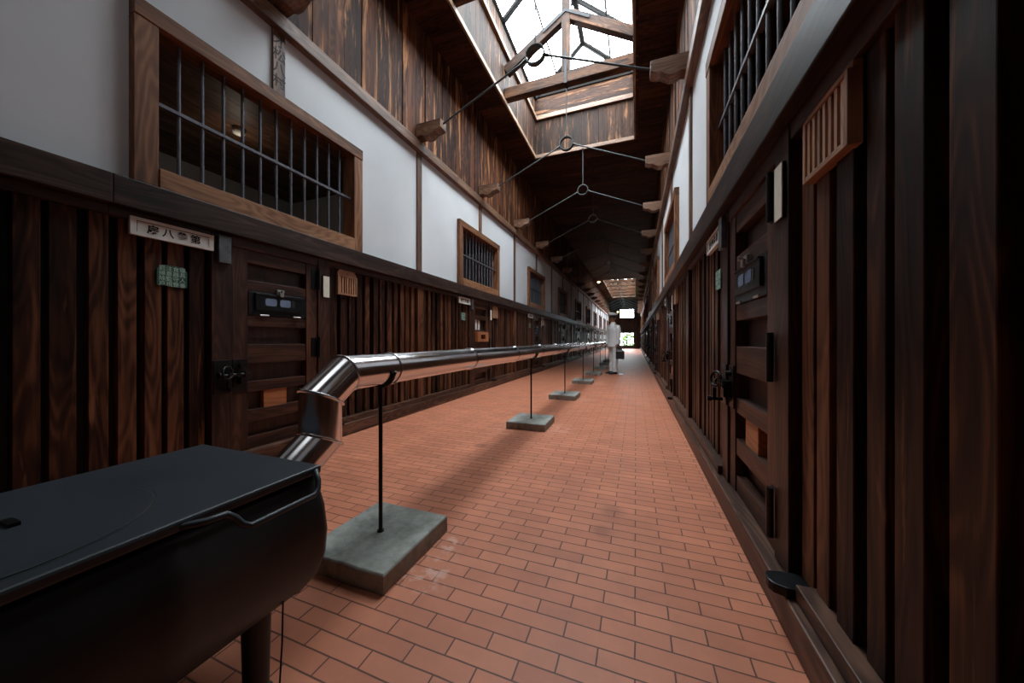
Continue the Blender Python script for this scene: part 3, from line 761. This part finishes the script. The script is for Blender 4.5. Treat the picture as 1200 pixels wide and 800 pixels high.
for i in range(1, 20):
    y = 2.0 * i; fl = not under_sky(y)
    p = protos[fl]
    o = p if fl not in usedp else copy_tree(p); usedp.add(fl)
    o.location = (XC, y, Zt)
    rank = (ORD + ['eleventh', 'twelfth', 'thirteenth', 'fourteenth', 'fifteenth', 'sixteenth', 'seventeenth', 'eighteenth', 'nineteenth'])[i - 1]
    tag(o, '%s iron tie rod from the stove end, meeting at a ring between carved brackets' % rank, 'tie rod', 'tie rods across the corridor')

# ------------------------------------------------------------------ stove
def make_stove():
    cx, ye = -1.16, 0.725; r = empty('wood_stove', (cx, ye - 0.65, 0))
    tag(r, 'black cast barrel-shaped wood stove with flat top, at the start of the stovepipe', 'stove')
    half = [(0.262, 0.605), (0.276, 0.58), (0.302, 0.52), (0.314, 0.45), (0.306, 0.38), (0.274, 0.31), (0.212, 0.245), (0.135, 0.20), (0.06, 0.178), (0, 0.174)]
    prof = half + [(-a, z) for a, z in reversed(half[:-1])]
    def sect(y, k=1.0): return [(a * k, y, 0.42 + (z - 0.42) * k) for a, z in prof]
    Lh = 0.65
    m = MB(); m.rings([sect(-Lh, 0.93), sect(-Lh + 0.02), sect(-0.1), sect(0.28), sect(0.29, 1.012), sect(0.33, 1.012), sect(0.34), sect(Lh - 0.03), sect(Lh - 0.012, 1.012), sect(Lh, 1.0), sect(Lh + 0.005, 0.94)])
    m.build('body', M['stove'], r)
    m = MB(); m.box(-0.285, 0.285, -Lh - 0.01, Lh + 0.005, 0.606, 0.63); m.build('top_plate', M['plate'], r, 0.006)
    # round lid with its lifting slot
    n = 48; c = (0.02, 0.155); R = 0.225
    rg = lambda rad, z: [(c[0] + rad * math.cos(2 * PI * k / n), c[1] + rad * math.sin(2 * PI * k / n), z) for k in range(n)]
    m = MB(); m.rings([rg(R, 0.630), rg(R, 0.6325), rg(R - 0.002, 0.633)], smooth=False); lid = m.build('lid', M['plate'], r)
    m = MB(); m.rings([rg(R + 0.005, 0.6301), rg(R + 0.005, 0.6306), rg(R, 0.6306), rg(R, 0.6301)], cap0=False, cap1=False, smooth=False); m.build('lid_seam', M['ink'], lid)  # black ring paints the lid joint together with its shadow line
    m = MB(); m.box(-0.03, 0.015, 0.19, 0.205, 0.633, 0.64); m.build('lifter', M['iron'], lid)
    # bent bar handle along the near edge
    xs = 0.30
    pts = [(xs - 0.02, 0.33, 0.615), (xs + 0.01, 0.36, 0.617), (xs + 0.012, 0.395, 0.615), (xs + 0.016, 0.41, 0.60), (xs + 0.024, 0.42, 0.582), (xs + 0.028, 0.435, 0.572), (xs + 0.028, 0.595, 0.572), (xs + 0.022, 0.613, 0.582), (xs + 0.014, 0.62, 0.60), (xs + 0.0, 0.625, 0.617), (xs - 0.02, 0.64, 0.617)]
    m = MB(); m.tube(pts, 0.0075, 10); m.build('side_rail', M['plate'], r)
    for x in (-0.17, 0.17):
        for y in (-0.45, 0.545):
            m = MB(); m.tube([(x, y, 0.30), (x, y, 0.012)], [0.036, 0.03], 14); m.tube([(x, y, 0.012), (x, y, 0.0)], 0.042, 14); m.build('leg', M['stove'], r)
    m = MB(); m.tube([(0.235, 0.575, 0.30), (0.238, 0.57, 0.16), (0.245, 0.555, 0.0015)], 0.0025, 6); m.build('hanging_wire', M['iron'], r)
    # fire door on the feed end
    m = MB(); m.box(-0.13, 0.13, -Lh - 0.03, -Lh - 0.0, 0.30, 0.52); dr = m.build('fire_door', M['stove'], r, 0.01)
    m = MB(); m.tube([(0.09, -Lh - 0.06, 0.37), (0.09, -Lh - 0.06, 0.45)], 0.01, 8); m.box(0.08, 0.10, -Lh - 0.06, -Lh - 0.03, 0.36, 0.375); m.box(0.08, 0.10, -Lh - 0.06, -Lh - 0.03, 0.445, 0.46); m.build('handle', M['iron'], dr)
    # flat black plate on the floor is built separately
    return r
make_stove()
m = MB(); m.box(-0.24, 0.24, -0.45, 0.42, 0, 0.05)
o = m.build('floor_plate', M['stove'], None, 0.008, (-1.16, -0.05, 0)); tag(o, 'flat black plate on the bricks under the stove', 'ash tray')

# ------------------------------------------------------------------ stovepipe
def make_pipe():
    px, pz, R = -1.15, 0.86, 0.075
    r = empty('stovepipe', (px, 1.1, 0)); tag(r, 'polished steel stovepipe rising from the stove and running down the corridor', 'stovepipe')
    o = lambda y, z: Vector((0, y - 1.1, z))
    B0, B1, B2, B3 = o(0.735, 0.46), o(0.955, 0.615), o(0.955, 0.775), o(1.07, pz)
    n = 32
    def circ(c, nrm, tilt=None, rad=R):
        """section of a tube of radius rad along nrm, cut by the plane with normal tilt (a mitre)"""
        nrm = nrm.normalized(); t = (tilt or nrm).normalized(); e1 = Vector((1, 0, 0)); e2 = nrm.cross(e1).normalized()
        out = []
        for k in range(n):
            a = 2 * PI * k / n; q = e1 * math.cos(a) * rad + e2 * math.sin(a) * rad
            out.append(c + q - nrm * (q.dot(t) / nrm.dot(t)))
        return out
    d0, d1, d2, d3 = (B1 - B0), (B2 - B1), (B3 - B2), Vector((0, 1, 0))
    bis = lambda a, b: a.normalized() + b.normalized()
    def piece(name, c0, t0, c1, t1, d, parent=r, grow=1.0):
        m = MB(); m.rings([circ(c0, d, t0), circ(c0 + (c1 - c0) * 0.5, d), circ(c1, d, t1)], cap0=False, cap1=False); return m.build(name, M['steel'], parent)
    piece('elbow', B0, d0, B1, bis(d0, d1), d0)
    piece('riser', B1, bis(d0, d1), B2, bis(d1, d2), d1)
    piece('elbow', B2, bis(d1, d2), B3, bis(d2, d3), d2)
    def collar(c, d, t, rad=R + 0.005, th=0.006):
        m = MB(); q = d.normalized() * th
        m.rings([circ(c - q, d, t, R), circ(c - q * 0.6, d, t, rad), circ(c + q * 0.6, d, t, rad), circ(c + q, d, t, R)], cap0=False, cap1=False); return m.build('seam_collar', M['steel'], r)
    collar(B1, d1, bis(d0, d1)); collar(B2, d1, bis(d1, d2), R + 0.009); collar(B3, d3, bis(d2, d3))
    # flange where it enters the stove end
    m = MB(); q = d0.normalized()
    m.rings([circ(o(0.725, 0.453), d0, Vector((0, 1, 0)), R + 0.02), circ(o(0.745, 0.467), d0, Vector((0, 1, 0)), R + 0.02)], smooth=False); m.build('flange', M['stove'], r)
    seams = [1.34, 2.18] + [2.18 + 0.93 * k for k in range(1, 15)]
    y0 = 1.07; prev = (B3, bis(d2, d3))
    for i, y in enumerate(seams):
        c = o(y, pz + (0.0015 if i % 2 else -0.0015))
        piece('pipe_section', prev[0], prev[1], c, d3, d3)
        m = MB(); m.ring(c, d3, R + 0.001, 0.0055, 32, 8); m.build('seam_bead', M['steel'], r)
        prev = (c, d3)
    m = MB(); m.rings([circ(prev[0], d3), circ(prev[0] + Vector((0, 0.01, 0)), d3)], cap0=False); m.build('end_cap', M['steel'], r)
make_pipe()

def stand_proto():
    r = empty('pipe_stand')
    m = MB(); w = 0.225; h = 0.082
    # slightly wobbly cast block
    bx = []
    for z, k in ((0, 1.0), (h - 0.008, 1.0), (h, 0.975)):
        ringp = []
        for (a, b, c, d) in ((-w, -w, w, -w), (w, -w, w, w), (w, w, -w, w), (-w, w, -w, -w)):
            for j in range(8):
                t = j / 8; x, y = a + (c - a) * t, b + (d - b) * t
                q = noise.noise((x * 9, y * 9, z * 20)) * 0.004; ringp.append((x * k + q, y * k * 1.06 + q, z))
        bx.append(ringp)
    m.rings(bx, smooth=False); m.build('concrete_foot', M['concrete'], r, 0.003)
    top = 0.86 - 0.083
    m = MB(); m.tube([(0, 0, h - 0.01), (0, 0, top)], 0.0095, 10); m.tube([(0, 0, h - 0.004), (0, 0, h + 0.006)], 0.016, 10); m.build('rod', M['iron'], r)
    m = MB(); pts = [(0.0835 * math.sin(a), 0, 0.86 - 0.0835 * math.cos(a)) for a in [math.radians(d) for d in range(-75, 76, 15)]]
    pts = [pts[0] + Vector((-0.012, 0, 0.012)) if False else (pts[0][0] - 0.01, 0, pts[0][2] + 0.012)] + pts + [(pts[-1][0] + 0.01, 0, pts[-1][2] + 0.012)]
    m.tube(pts, 0.0085, 8); m.build('cradle', M['iron'], r)
    return r
ST = stand_proto()
for i, y in enumerate(STANDS):
    o = ST if i == 0 else copy_tree(ST)
    o.location = (-1.15, y, 0)
    if i: o.rotation_euler.z = random.uniform(-0.03, 0.03)
    tag(o, '%s pipe stand from the stove, iron rod on a square concrete foot' % ORD[i], 'pipe stand', 'stands under the stovepipe')

# ------------------------------------------------------------------ lamps
def pendant(loc, label):
    r = empty('pendant_lamp', loc); tag(r, label, 'lamp')
    n = 20; rg = lambda rad, z: [(rad * math.cos(2 * PI * k / n), rad * math.sin(2 * PI * k / n), z) for k in range(n)]
    m = MB(); m.rings([rg(0.16, -0.06), rg(0.10, 0.01), rg(0.035, 0.05), rg(0.03, 0.09)], cap0=False); m.build('lamp_shade', M['paper'], r)
    m = MB(); m.rings([rg(0.01, 0.0), rg(0.05, -0.025), rg(0.065, -0.06), rg(0.05, -0.10), rg(0.01, -0.125)]); m.build('bulb', M['lamp'], r)
    return r, n
r, _ = pendant((-2.45, 24.2, 5.15), 'small lit lamp hanging from the ceiling before the distant skylight')
m = MB(); m.tube([(0, 0, 0.09), (0, 0, CEIL - 0.012 - 5.15)], 0.008, 8); m.build('cord', M['iron'], r)
r, _ = pendant((-1.92, 39.75, 4.25), 'small lit lamp on the end wall beside the high window')
m = MB(); m.tube([(0, 0, 0.09), (0, 0.06, 0.16), (0, 0.25, 0.16)], 0.012, 8); m.build('wall_arm', M['iron'], r)
# pale disc lamp under the ceiling of the first cell
n = 20; rg = lambda rad, z: [(rad * math.cos(2 * PI * k / n), rad * math.sin(2 * PI * k / n), z) for k in range(n)]
m = MB(); m.rings([rg(0.02, -0.07), rg(0.05, -0.06), rg(0.06, -0.02), rg(0.05, 0.0)]); o = m.build('ceiling_lamp', M['signframe'], None, 0, (-4.05, 2.36, 3.30)); tag(o, 'small unlit round lamp on the cell ceiling seen through the big window', 'lamp')

# ------------------------------------------------------------------ person in white uniform
def ell(c, rx, ry, n=20, yaw=0.0, tilt=0.0):
    out = []
    for k in range(n):
        t = 2 * PI * k / n; x, y = rx * math.cos(t), ry * math.sin(t)
        out.append((c[0] + x * math.cos(yaw) - y * math.sin(yaw), c[1] + x * math.sin(yaw) + y * math.cos(yaw), c[2] + tilt * y))
    return out
def skin_mesh(verts, edges, radii, sub=2, root=0):
    me = bpy.data.meshes.new('limbs'); me.from_pydata([tuple(v) for v in verts], edges, []); me.update()
    o = bpy.data.objects.new('limbs', me); COL.objects.link(o)
    sk = o.modifiers.new('skin', 'SKIN'); sk.branch_smoothing = 0.3; sk.use_smooth_shade = True
    for i, rr in enumerate(radii):
        d = me.skin_vertices[0].data[i]; d.radius = rr if isinstance(rr, tuple) else (rr, rr); d.use_root = (i == root)
    ss = o.modifiers.new('sub', 'SUBSURF'); ss.levels = sub; ss.render_levels = sub
    bpy.context.view_layer.update()
    dg = bpy.context.evaluated_depsgraph_get(); out = bpy.data.meshes.new_from_object(o.evaluated_get(dg))
    bpy.data.objects.remove(o); bpy.data.meshes.remove(me)
    return out
def make_person(loc, rz):
    r = empty('person', loc, rz); tag(r, 'person in white uniform and peaked white cap standing beside the far stovepipe', 'person')
    # local: front -y, own left +x
    V, E, R = [], [], []
    def v(p, rad, par=None):
        V.append(Vector(p)); R.append(rad)
        if par is not None: E.append((par, len(V) - 1))
        return len(V) - 1
    pel = v((0, 0.01, 0.95), (0.125, 0.10)); wst = v((0, 0.0, 1.10), (0.12, 0.09), pel); chs = v((0, 0.0, 1.28), (0.145, 0.105), wst); sh = v((0, 0.01, 1.41), (0.10, 0.08), chs)
    nk = v((0, 0.005, 1.49), 0.056, sh); nk2 = v((0, -0.008, 1.545), 0.054, nk); hd = v((0, -0.015, 1.61), (0.074, 0.088), nk2); hd2 = v((0, -0.01, 1.69), (0.077, 0.095), hd); v((0, 0.0, 1.745), (0.05, 0.06), hd2)
    wr = {}
    for sg in (-1, 1):
        a = v((sg * 0.165, 0.01, 1.415), 0.06, sh); b = v((sg * 0.225, 0.025, 1.15), 0.046, a); c = v((sg * 0.235, -0.02, 0.90), 0.028, b); d = v((sg * 0.235, -0.032, 0.84), (0.018, 0.036), c); wr[sg] = V[d]
        st = -0.03 if sg > 0 else 0.03; h = v((sg * 0.085, 0.012, 0.88), 0.07, pel); k = v((sg * 0.10, 0.012 + st * 0.5, 0.49), 0.043, h); an = v((sg * 0.112, 0.012 + st, 0.10), 0.033, k); hl = v((sg * 0.112, st, 0.04), 0.025, an); v((sg * 0.12, st - 0.12, 0.022), 0.018, hl)
    bm = bmesh.new(); bm.from_mesh(skin_mesh(V, E, R))
    # fingers and thumb, curled
    for sg in (-1, 1):
        w = wr[sg]
        for j, ln in enumerate((0.072, 0.08, 0.075, 0.06)):
            y = w.y - 0.027 + 0.018 * j; p0 = Vector((w.x, y, w.z - 0.005)); p1 = p0 + Vector((0, -0.002, -ln * 0.45)); p2 = p1 + Vector((-sg * 0.014, 0, -ln * 0.30)); p3 = p2 + Vector((-sg * 0.018, 0, -ln * 0.12))
            bm.from_mesh(skin_mesh([p0, p1, p2, p3], [(0, 1), (1, 2), (2, 3)], [0.0095, 0.009, 0.0085, 0.007], 1))
        p0 = w + Vector((-sg * 0.004, -0.028, 0.018)); bm.from_mesh(skin_mesh([p0, p0 + Vector((-sg * 0.012, -0.018, -0.025)), p0 + Vector((-sg * 0.02, -0.02, -0.055))], [(0, 1), (1, 2)], [0.011, 0.0095, 0.008], 1))
    # nose, ears, chin and brow shapes
    def blob(c, s_, seg=10):
        mt = Matrix.Translation(c) @ Matrix.Diagonal((*s_, 1)); bmesh.ops.create_uvsphere(bm, u_segments=seg, v_segments=8, radius=1, matrix=mt)
    blob((0, -0.108, 1.622), (0.013, 0.02, 0.024)); blob((0, -0.088, 1.56), (0.03, 0.022, 0.018)); blob((0, -0.098, 1.585), (0.022, 0.008, 0.007))
    for sg in (-1, 1): blob((sg * 0.08, 0.005, 1.63), (0.01, 0.02, 0.033))
    me = bpy.data.meshes.new('body'); bm.to_mesh(me); bm.free(); me.materials.append(M['skin'])
    for p in me.polygons: p.use_smooth = True
    o = bpy.data.objects.new('body', me); COL.objects.link(o); o.parent = r
    for sg in (-1, 1):
        m = MB(); m.rings([ell((sg * 0.03, -0.102 + 0.0, 1.638 + q), 0.011 * k, 0.006 * k, 10) for q, k in ((-0.006, 0.3), (0, 1), (0.006, 0.3))]); m.build('eye', M['ink'], r)
    m = MB(); m.rings([ell((0, 0.012, 1.60), 0.075, 0.088), ell((0, 0.01, 1.65), 0.084, 0.098), ell((0, 0.005, 1.70), 0.086, 0.103), ell((0, 0, 1.75), 0.06, 0.075)]); m.build('hair', M['hair'], r)
    # hair only behind the brow: pull it back from the face
    hm = r.children[-1]
    for q in hm.data.vertices:
        if q.co.y < -0.03 and q.co.z < 1.69: q.co.y = -0.03
    # jacket, sleeves, trousers
    m = MB(); m.rings([ell((0, 0.01, 0.80), 0.205, 0.155), ell((0, 0.01, 0.92), 0.195, 0.145), ell((0, 0.005, 1.08), 0.172, 0.128), ell((0, 0.0, 1.25), 0.192, 0.135), ell((0, 0.005, 1.36), 0.2, 0.128), ell((0, 0.01, 1.425), 0.17, 0.105), ell((0, 0.008, 1.465), 0.10, 0.082), ell((0, 0.0, 1.49), 0.068, 0.07), ell((0, 0, 1.53), 0.067, 0.07)], cap0=False, cap1=False)
    jk = m.build('jacket', M['white'], r)
    for sg in (-1, 1):
        m = MB(); m.rings([ell((sg * 0.12, 0.01, 1.44), 0.05, 0.07), ell((sg * 0.185, 0.012, 1.425), 0.06, 0.075), ell((sg * 0.215, 0.018, 1.33), 0.062, 0.074), ell((sg * 0.232, 0.026, 1.16), 0.056, 0.066), ell((sg * 0.236, 0.012, 1.02), 0.05, 0.058), ell((sg * 0.238, -0.015, 0.88), 0.046, 0.053)], cap1=False); m.build('sleeve', M['white'], jk)
        st = -0.03 if sg > 0 else 0.03
        def tr(z):
            kx = min(1, max(0, (0.95 - z) / 0.9)); w = 0.098 - 0.032 * min(1, (0.95 - z) / 0.45) + (0.008 * math.sin(z * 34 + sg) if z < 0.5 else 0)
            return ell((sg * (0.085 + 0.03 * kx), 0.012 + st * kx + 0.006 * math.sin(z * 21), z), w, w * 1.12)
        m = MB(); m.rings([tr(0.95 - 0.88 * j / 22) for j in range(23)], cap1=False); m.build('trouser_leg', M['white'], r)
        m = MB(); pr = []
        for y, wd, h in ((0.075, 0.03, 0.06), (0.05, 0.042, 0.085), (0.0, 0.044, 0.085), (-0.06, 0.044, 0.065), (-0.13, 0.05, 0.05), (-0.18, 0.042, 0.04), (-0.205, 0.02, 0.025)):
            x = sg * (0.112 + (0.02 * -y / 0.2 if y < 0 else 0)); y += (-0.03 if sg > 0 else 0.03); pr.append([(x - wd, y, 0.0), (x + wd, y, 0.0), (x + wd, y, h * 0.55), (x + wd * 0.55, y, h), (x - wd * 0.55, y, h), (x - wd, y, h * 0.55)])
        m.rings(pr); m.build('shoe', M['black'], r)
    for z in (1.40, 1.29, 1.18, 1.07, 0.96):
        m = MB(); yb = -0.13 if z < 1.33 else -0.112; m.rings([ell((0.0, yb - 0.008 * q - 0.012, z), 0.0, 0.0, 8) if False else [(0.013 * k * math.cos(t), yb - 0.006 - q, z + 0.013 * k * math.sin(t)) for t in [2 * PI * j / 10 for j in range(10)]] for q, k in ((0, 1), (0.008, 1), (0.011, 0.5))]); m.build('button', M['gold'], jk)
    # peaked cap
    m = MB(); m.rings([ell((0, 0.0, 1.685), 0.092, 0.108), ell((0, 0.0, 1.735), 0.093, 0.109), ell((0, -0.005, 1.765), 0.125, 0.14, tilt=-0.12), ell((0, -0.005, 1.79), 0.12, 0.135, tilt=-0.12), ell((0, 0.0, 1.805), 0.05, 0.06, tilt=-0.12)], cap0=False); cap = m.build('cap', M['white'], r)
    m = MB(); m.rings([ell((0, 0, 1.682), 0.0945, 0.1105), ell((0, 0, 1.728), 0.0955, 0.1115)], cap0=False, cap1=False); m.build('cap_band', M['black'], cap)
    m = MB(); arc = [math.radians(d) for d in range(200, 341, 14)]
    m.rings([[(0.093 * math.cos(a), 0.109 * math.sin(a), 1.688) for a in arc], [(0.10 * math.cos(a), 0.109 * math.sin(a) - 0.05 * (abs(math.sin(a))) ** 2, 1.668) for a in arc], [(0.093 * math.cos(a), 0.108 * math.sin(a), 1.683) for a in arc]], cap0=False, cap1=False, close=False); m.build('visor', M['black'], cap)
    m = MB(); m.rings([[(0.012 * k * math.cos(t), -0.112 - q, 1.708 + 0.014 * k * math.sin(t)) for t in [2 * PI * j / 10 for j in range(10)]] for q, k in ((0, 1), (0.006, 0.8))]); m.build('cap_badge', M['gold'], cap)
    return r
PHI = math.radians(-50)
PL = Vector((-0.63, 10.3, 0))
make_person(PL, PHI)
rot = Matrix.Rotation(PHI, 4, 'Z')
# dark lantern hanging from the left hand
def lantern():
    h = PL + rot @ Vector((0.235, -0.035, 0))
    r = empty('hand_lantern', (h.x + 0.085, h.y - 0.02, 0)); tag(r, "black box-shaped hand lantern hanging from the uniformed person's hand", 'lantern')
    W = 0.115
    m = MB(); m.box(-W, W, -0.08, 0.08, 0.45, 0.475); m.box(-W, W, -0.08, 0.08, 0.64, 0.665)
    for a in (-1, 1):
        for b in (-1, 1): m.box(a * W, a * (W - 0.016), b * 0.08, b * 0.064, 0.475, 0.64)
    m.build('case_frame', M['black'], r)
    m = MB(); m.box(-W + 0.015, W - 0.015, -0.065, 0.065, 0.476, 0.639); m.build('dark_pane', M['ink'], r)
    m = MB(); m.rings([[(a * k, b * k, z) for a, b in ((-W, -.085), (W, -.085), (W, .085), (-W, .085))] for z, k in ((0.665, 1), (0.72, 0.5), (0.75, 0.45))], smooth=False); m.build('cap', M['black'], r)
    m = MB(); m.tube([(-0.10, 0, 0.67)] + [(0.10 * math.cos(t), 0, 0.72 + 0.07 * math.sin(t)) for t in [PI - PI * j / 10 for j in range(11)]] + [(0.10, 0, 0.67)], 0.006, 8); m.build('handle', M['black'], r)
lantern()
m = MB(); Mx = Matrix.Translation((-0.40, 10.12, 0)) @ Matrix.Rotation(0.2, 4, 'Z') @ Matrix.Rotation(0.12, 4, 'X')
m.box(-0.06, 0.06, -0.08, 0.08, 0.012, 0.017, Mx); m.box(-0.04, 0.04, 0.0, 0.07, 0.001, 0.012, Mx)
o = m.build('floor_card', M['floorcard']); tag(o, "small white card on the floor beside the uniformed person's shoes", 'card')

# ------------------------------------------------------------------ outside the end door
m = MB(); m.add([(-12, Y1 + 0.2, -0.02), (10, Y1 + 0.2, -0.02), (10, Y1 + 30, -0.02), (-12, Y1 + 30, -0.02)], [(0, 1, 2, 3)])
struct(m.build('ground', M['lawn']), 'green lawn outside the end door', 'ground')
def shrub(loc, sc, label):
    bm = bmesh.new(); rnd = random.Random(int(loc[0] * 10))
    for i in range(900):
        d = Vector((rnd.gauss(0, 1), rnd.gauss(0, 1), rnd.gauss(0, 1))).normalized() * rnd.uniform(0.7, 1.0)
        p = Vector((d.x * sc, d.y * sc, (d.z * 0.8 + 0.8) * sc)); q = Euler((rnd.uniform(0, 6), rnd.uniform(0, 6), 0)).to_matrix()
        vs = [bm.verts.new(p + q @ Vector(c) * sc * 0.09) for c in ((-1, 0, 0), (0, -0.6, 0), (1, 0, 0), (0, 0.6, 0))]
        bm.faces.new(vs)
    me = bpy.data.meshes.new('foliage'); bm.to_mesh(me); bm.free(); me.materials.append(M['leaf'])
    r = empty('garden_shrub', loc); tag(r, label, 'shrub')
    o = bpy.data.objects.new('foliage', me); COL.objects.link(o); o.parent = r
    m = MB(); m.tube([(0, 0, -0.02), (0, 0, sc)], [0.06, 0.03], 8); m.build('stem', M['slat'], r)
shrub((-2.7, 45, 0), 1.0, 'green garden shrub outside, behind the first column of end door panes')
shrub((-0.75, 46.5, 0), 1.15, 'green garden shrub outside, behind the second column of end door panes')

# ------------------------------------------------------------------ light
w = bpy.data.worlds.new('overcast_sky'); S.world = w; w.use_nodes = True
bg = w.node_tree.nodes['Background']; bg.inputs[0].default_value = (0.86, 0.94, 1.0, 1); bg.inputs[1].default_value = 14.0
for a, b in SKY:   # sampling portals in the glass lanterns for the overcast sky
    ld = bpy.data.lights.new('sky_portal', 'AREA'); ld.shape = 'RECTANGLE'; ld.size = SKX1 - SKX0; ld.size_y = b - a; ld.cycles.is_portal = True
    lo = bpy.data.objects.new('sky_portal', ld); COL.objects.link(lo); lo.location = (RIDGE, (a + b) / 2, CEIL + 1.35)

# added unseen lights: overhead panel for the pipe's highlight, points brightening two cells
ld = bpy.data.lights.new('pipe_highlight_fill', 'AREA'); ld.shape = 'RECTANGLE'; ld.size = 1.7; ld.size_y = 1.3; ld.energy = 5.5; ld.color = (0.95, 0.98, 1.0)
lo = bpy.data.objects.new('pipe_highlight_fill', ld); COL.objects.link(lo); lo.location = (XC, 0.1, 5.35)
for p, e in (((-4.05, 2.36, 3.05), 0.55), ((-4.05, 6.2, 3.05), 0.4)):
    ld = bpy.data.lights.new('cell_fill', 'POINT'); ld.energy = e; ld.shadow_soft_size = 0.06; ld.color = (1.0, 0.86, 0.7)
    lo = bpy.data.objects.new('cell_fill', ld); COL.objects.link(lo); lo.location = p

# ------------------------------------------------------------------ camera
F = 390.0
cam = bpy.data.cameras.new('camera'); co = bpy.data.objects.new('camera', cam); COL.objects.link(co)
cam.sensor_width = 36; cam.lens = 36 * F / 1200; cam.clip_start = 0.02
co.location = (0, 0, 1.0); co.rotation_euler = (PI / 2, 0, math.atan(145 / F)); cam.shift_y = -1.8 / 1200
S.camera = co
S.view_settings.view_transform = 'Standard'
S.view_settings.look = 'None'
S.view_settings.exposure = 1.0
S.cycles.max_bounces = 10; S.cycles.diffuse_bounces = 6; S.cycles.glossy_bounces = 5; S.cycles.transparent_max_bounces = 12
S.cycles.use_denoising = True
S.cycles.sample_clamp_indirect = 8
S.cycles.caustics_reflective = False; S.cycles.caustics_refractive = False
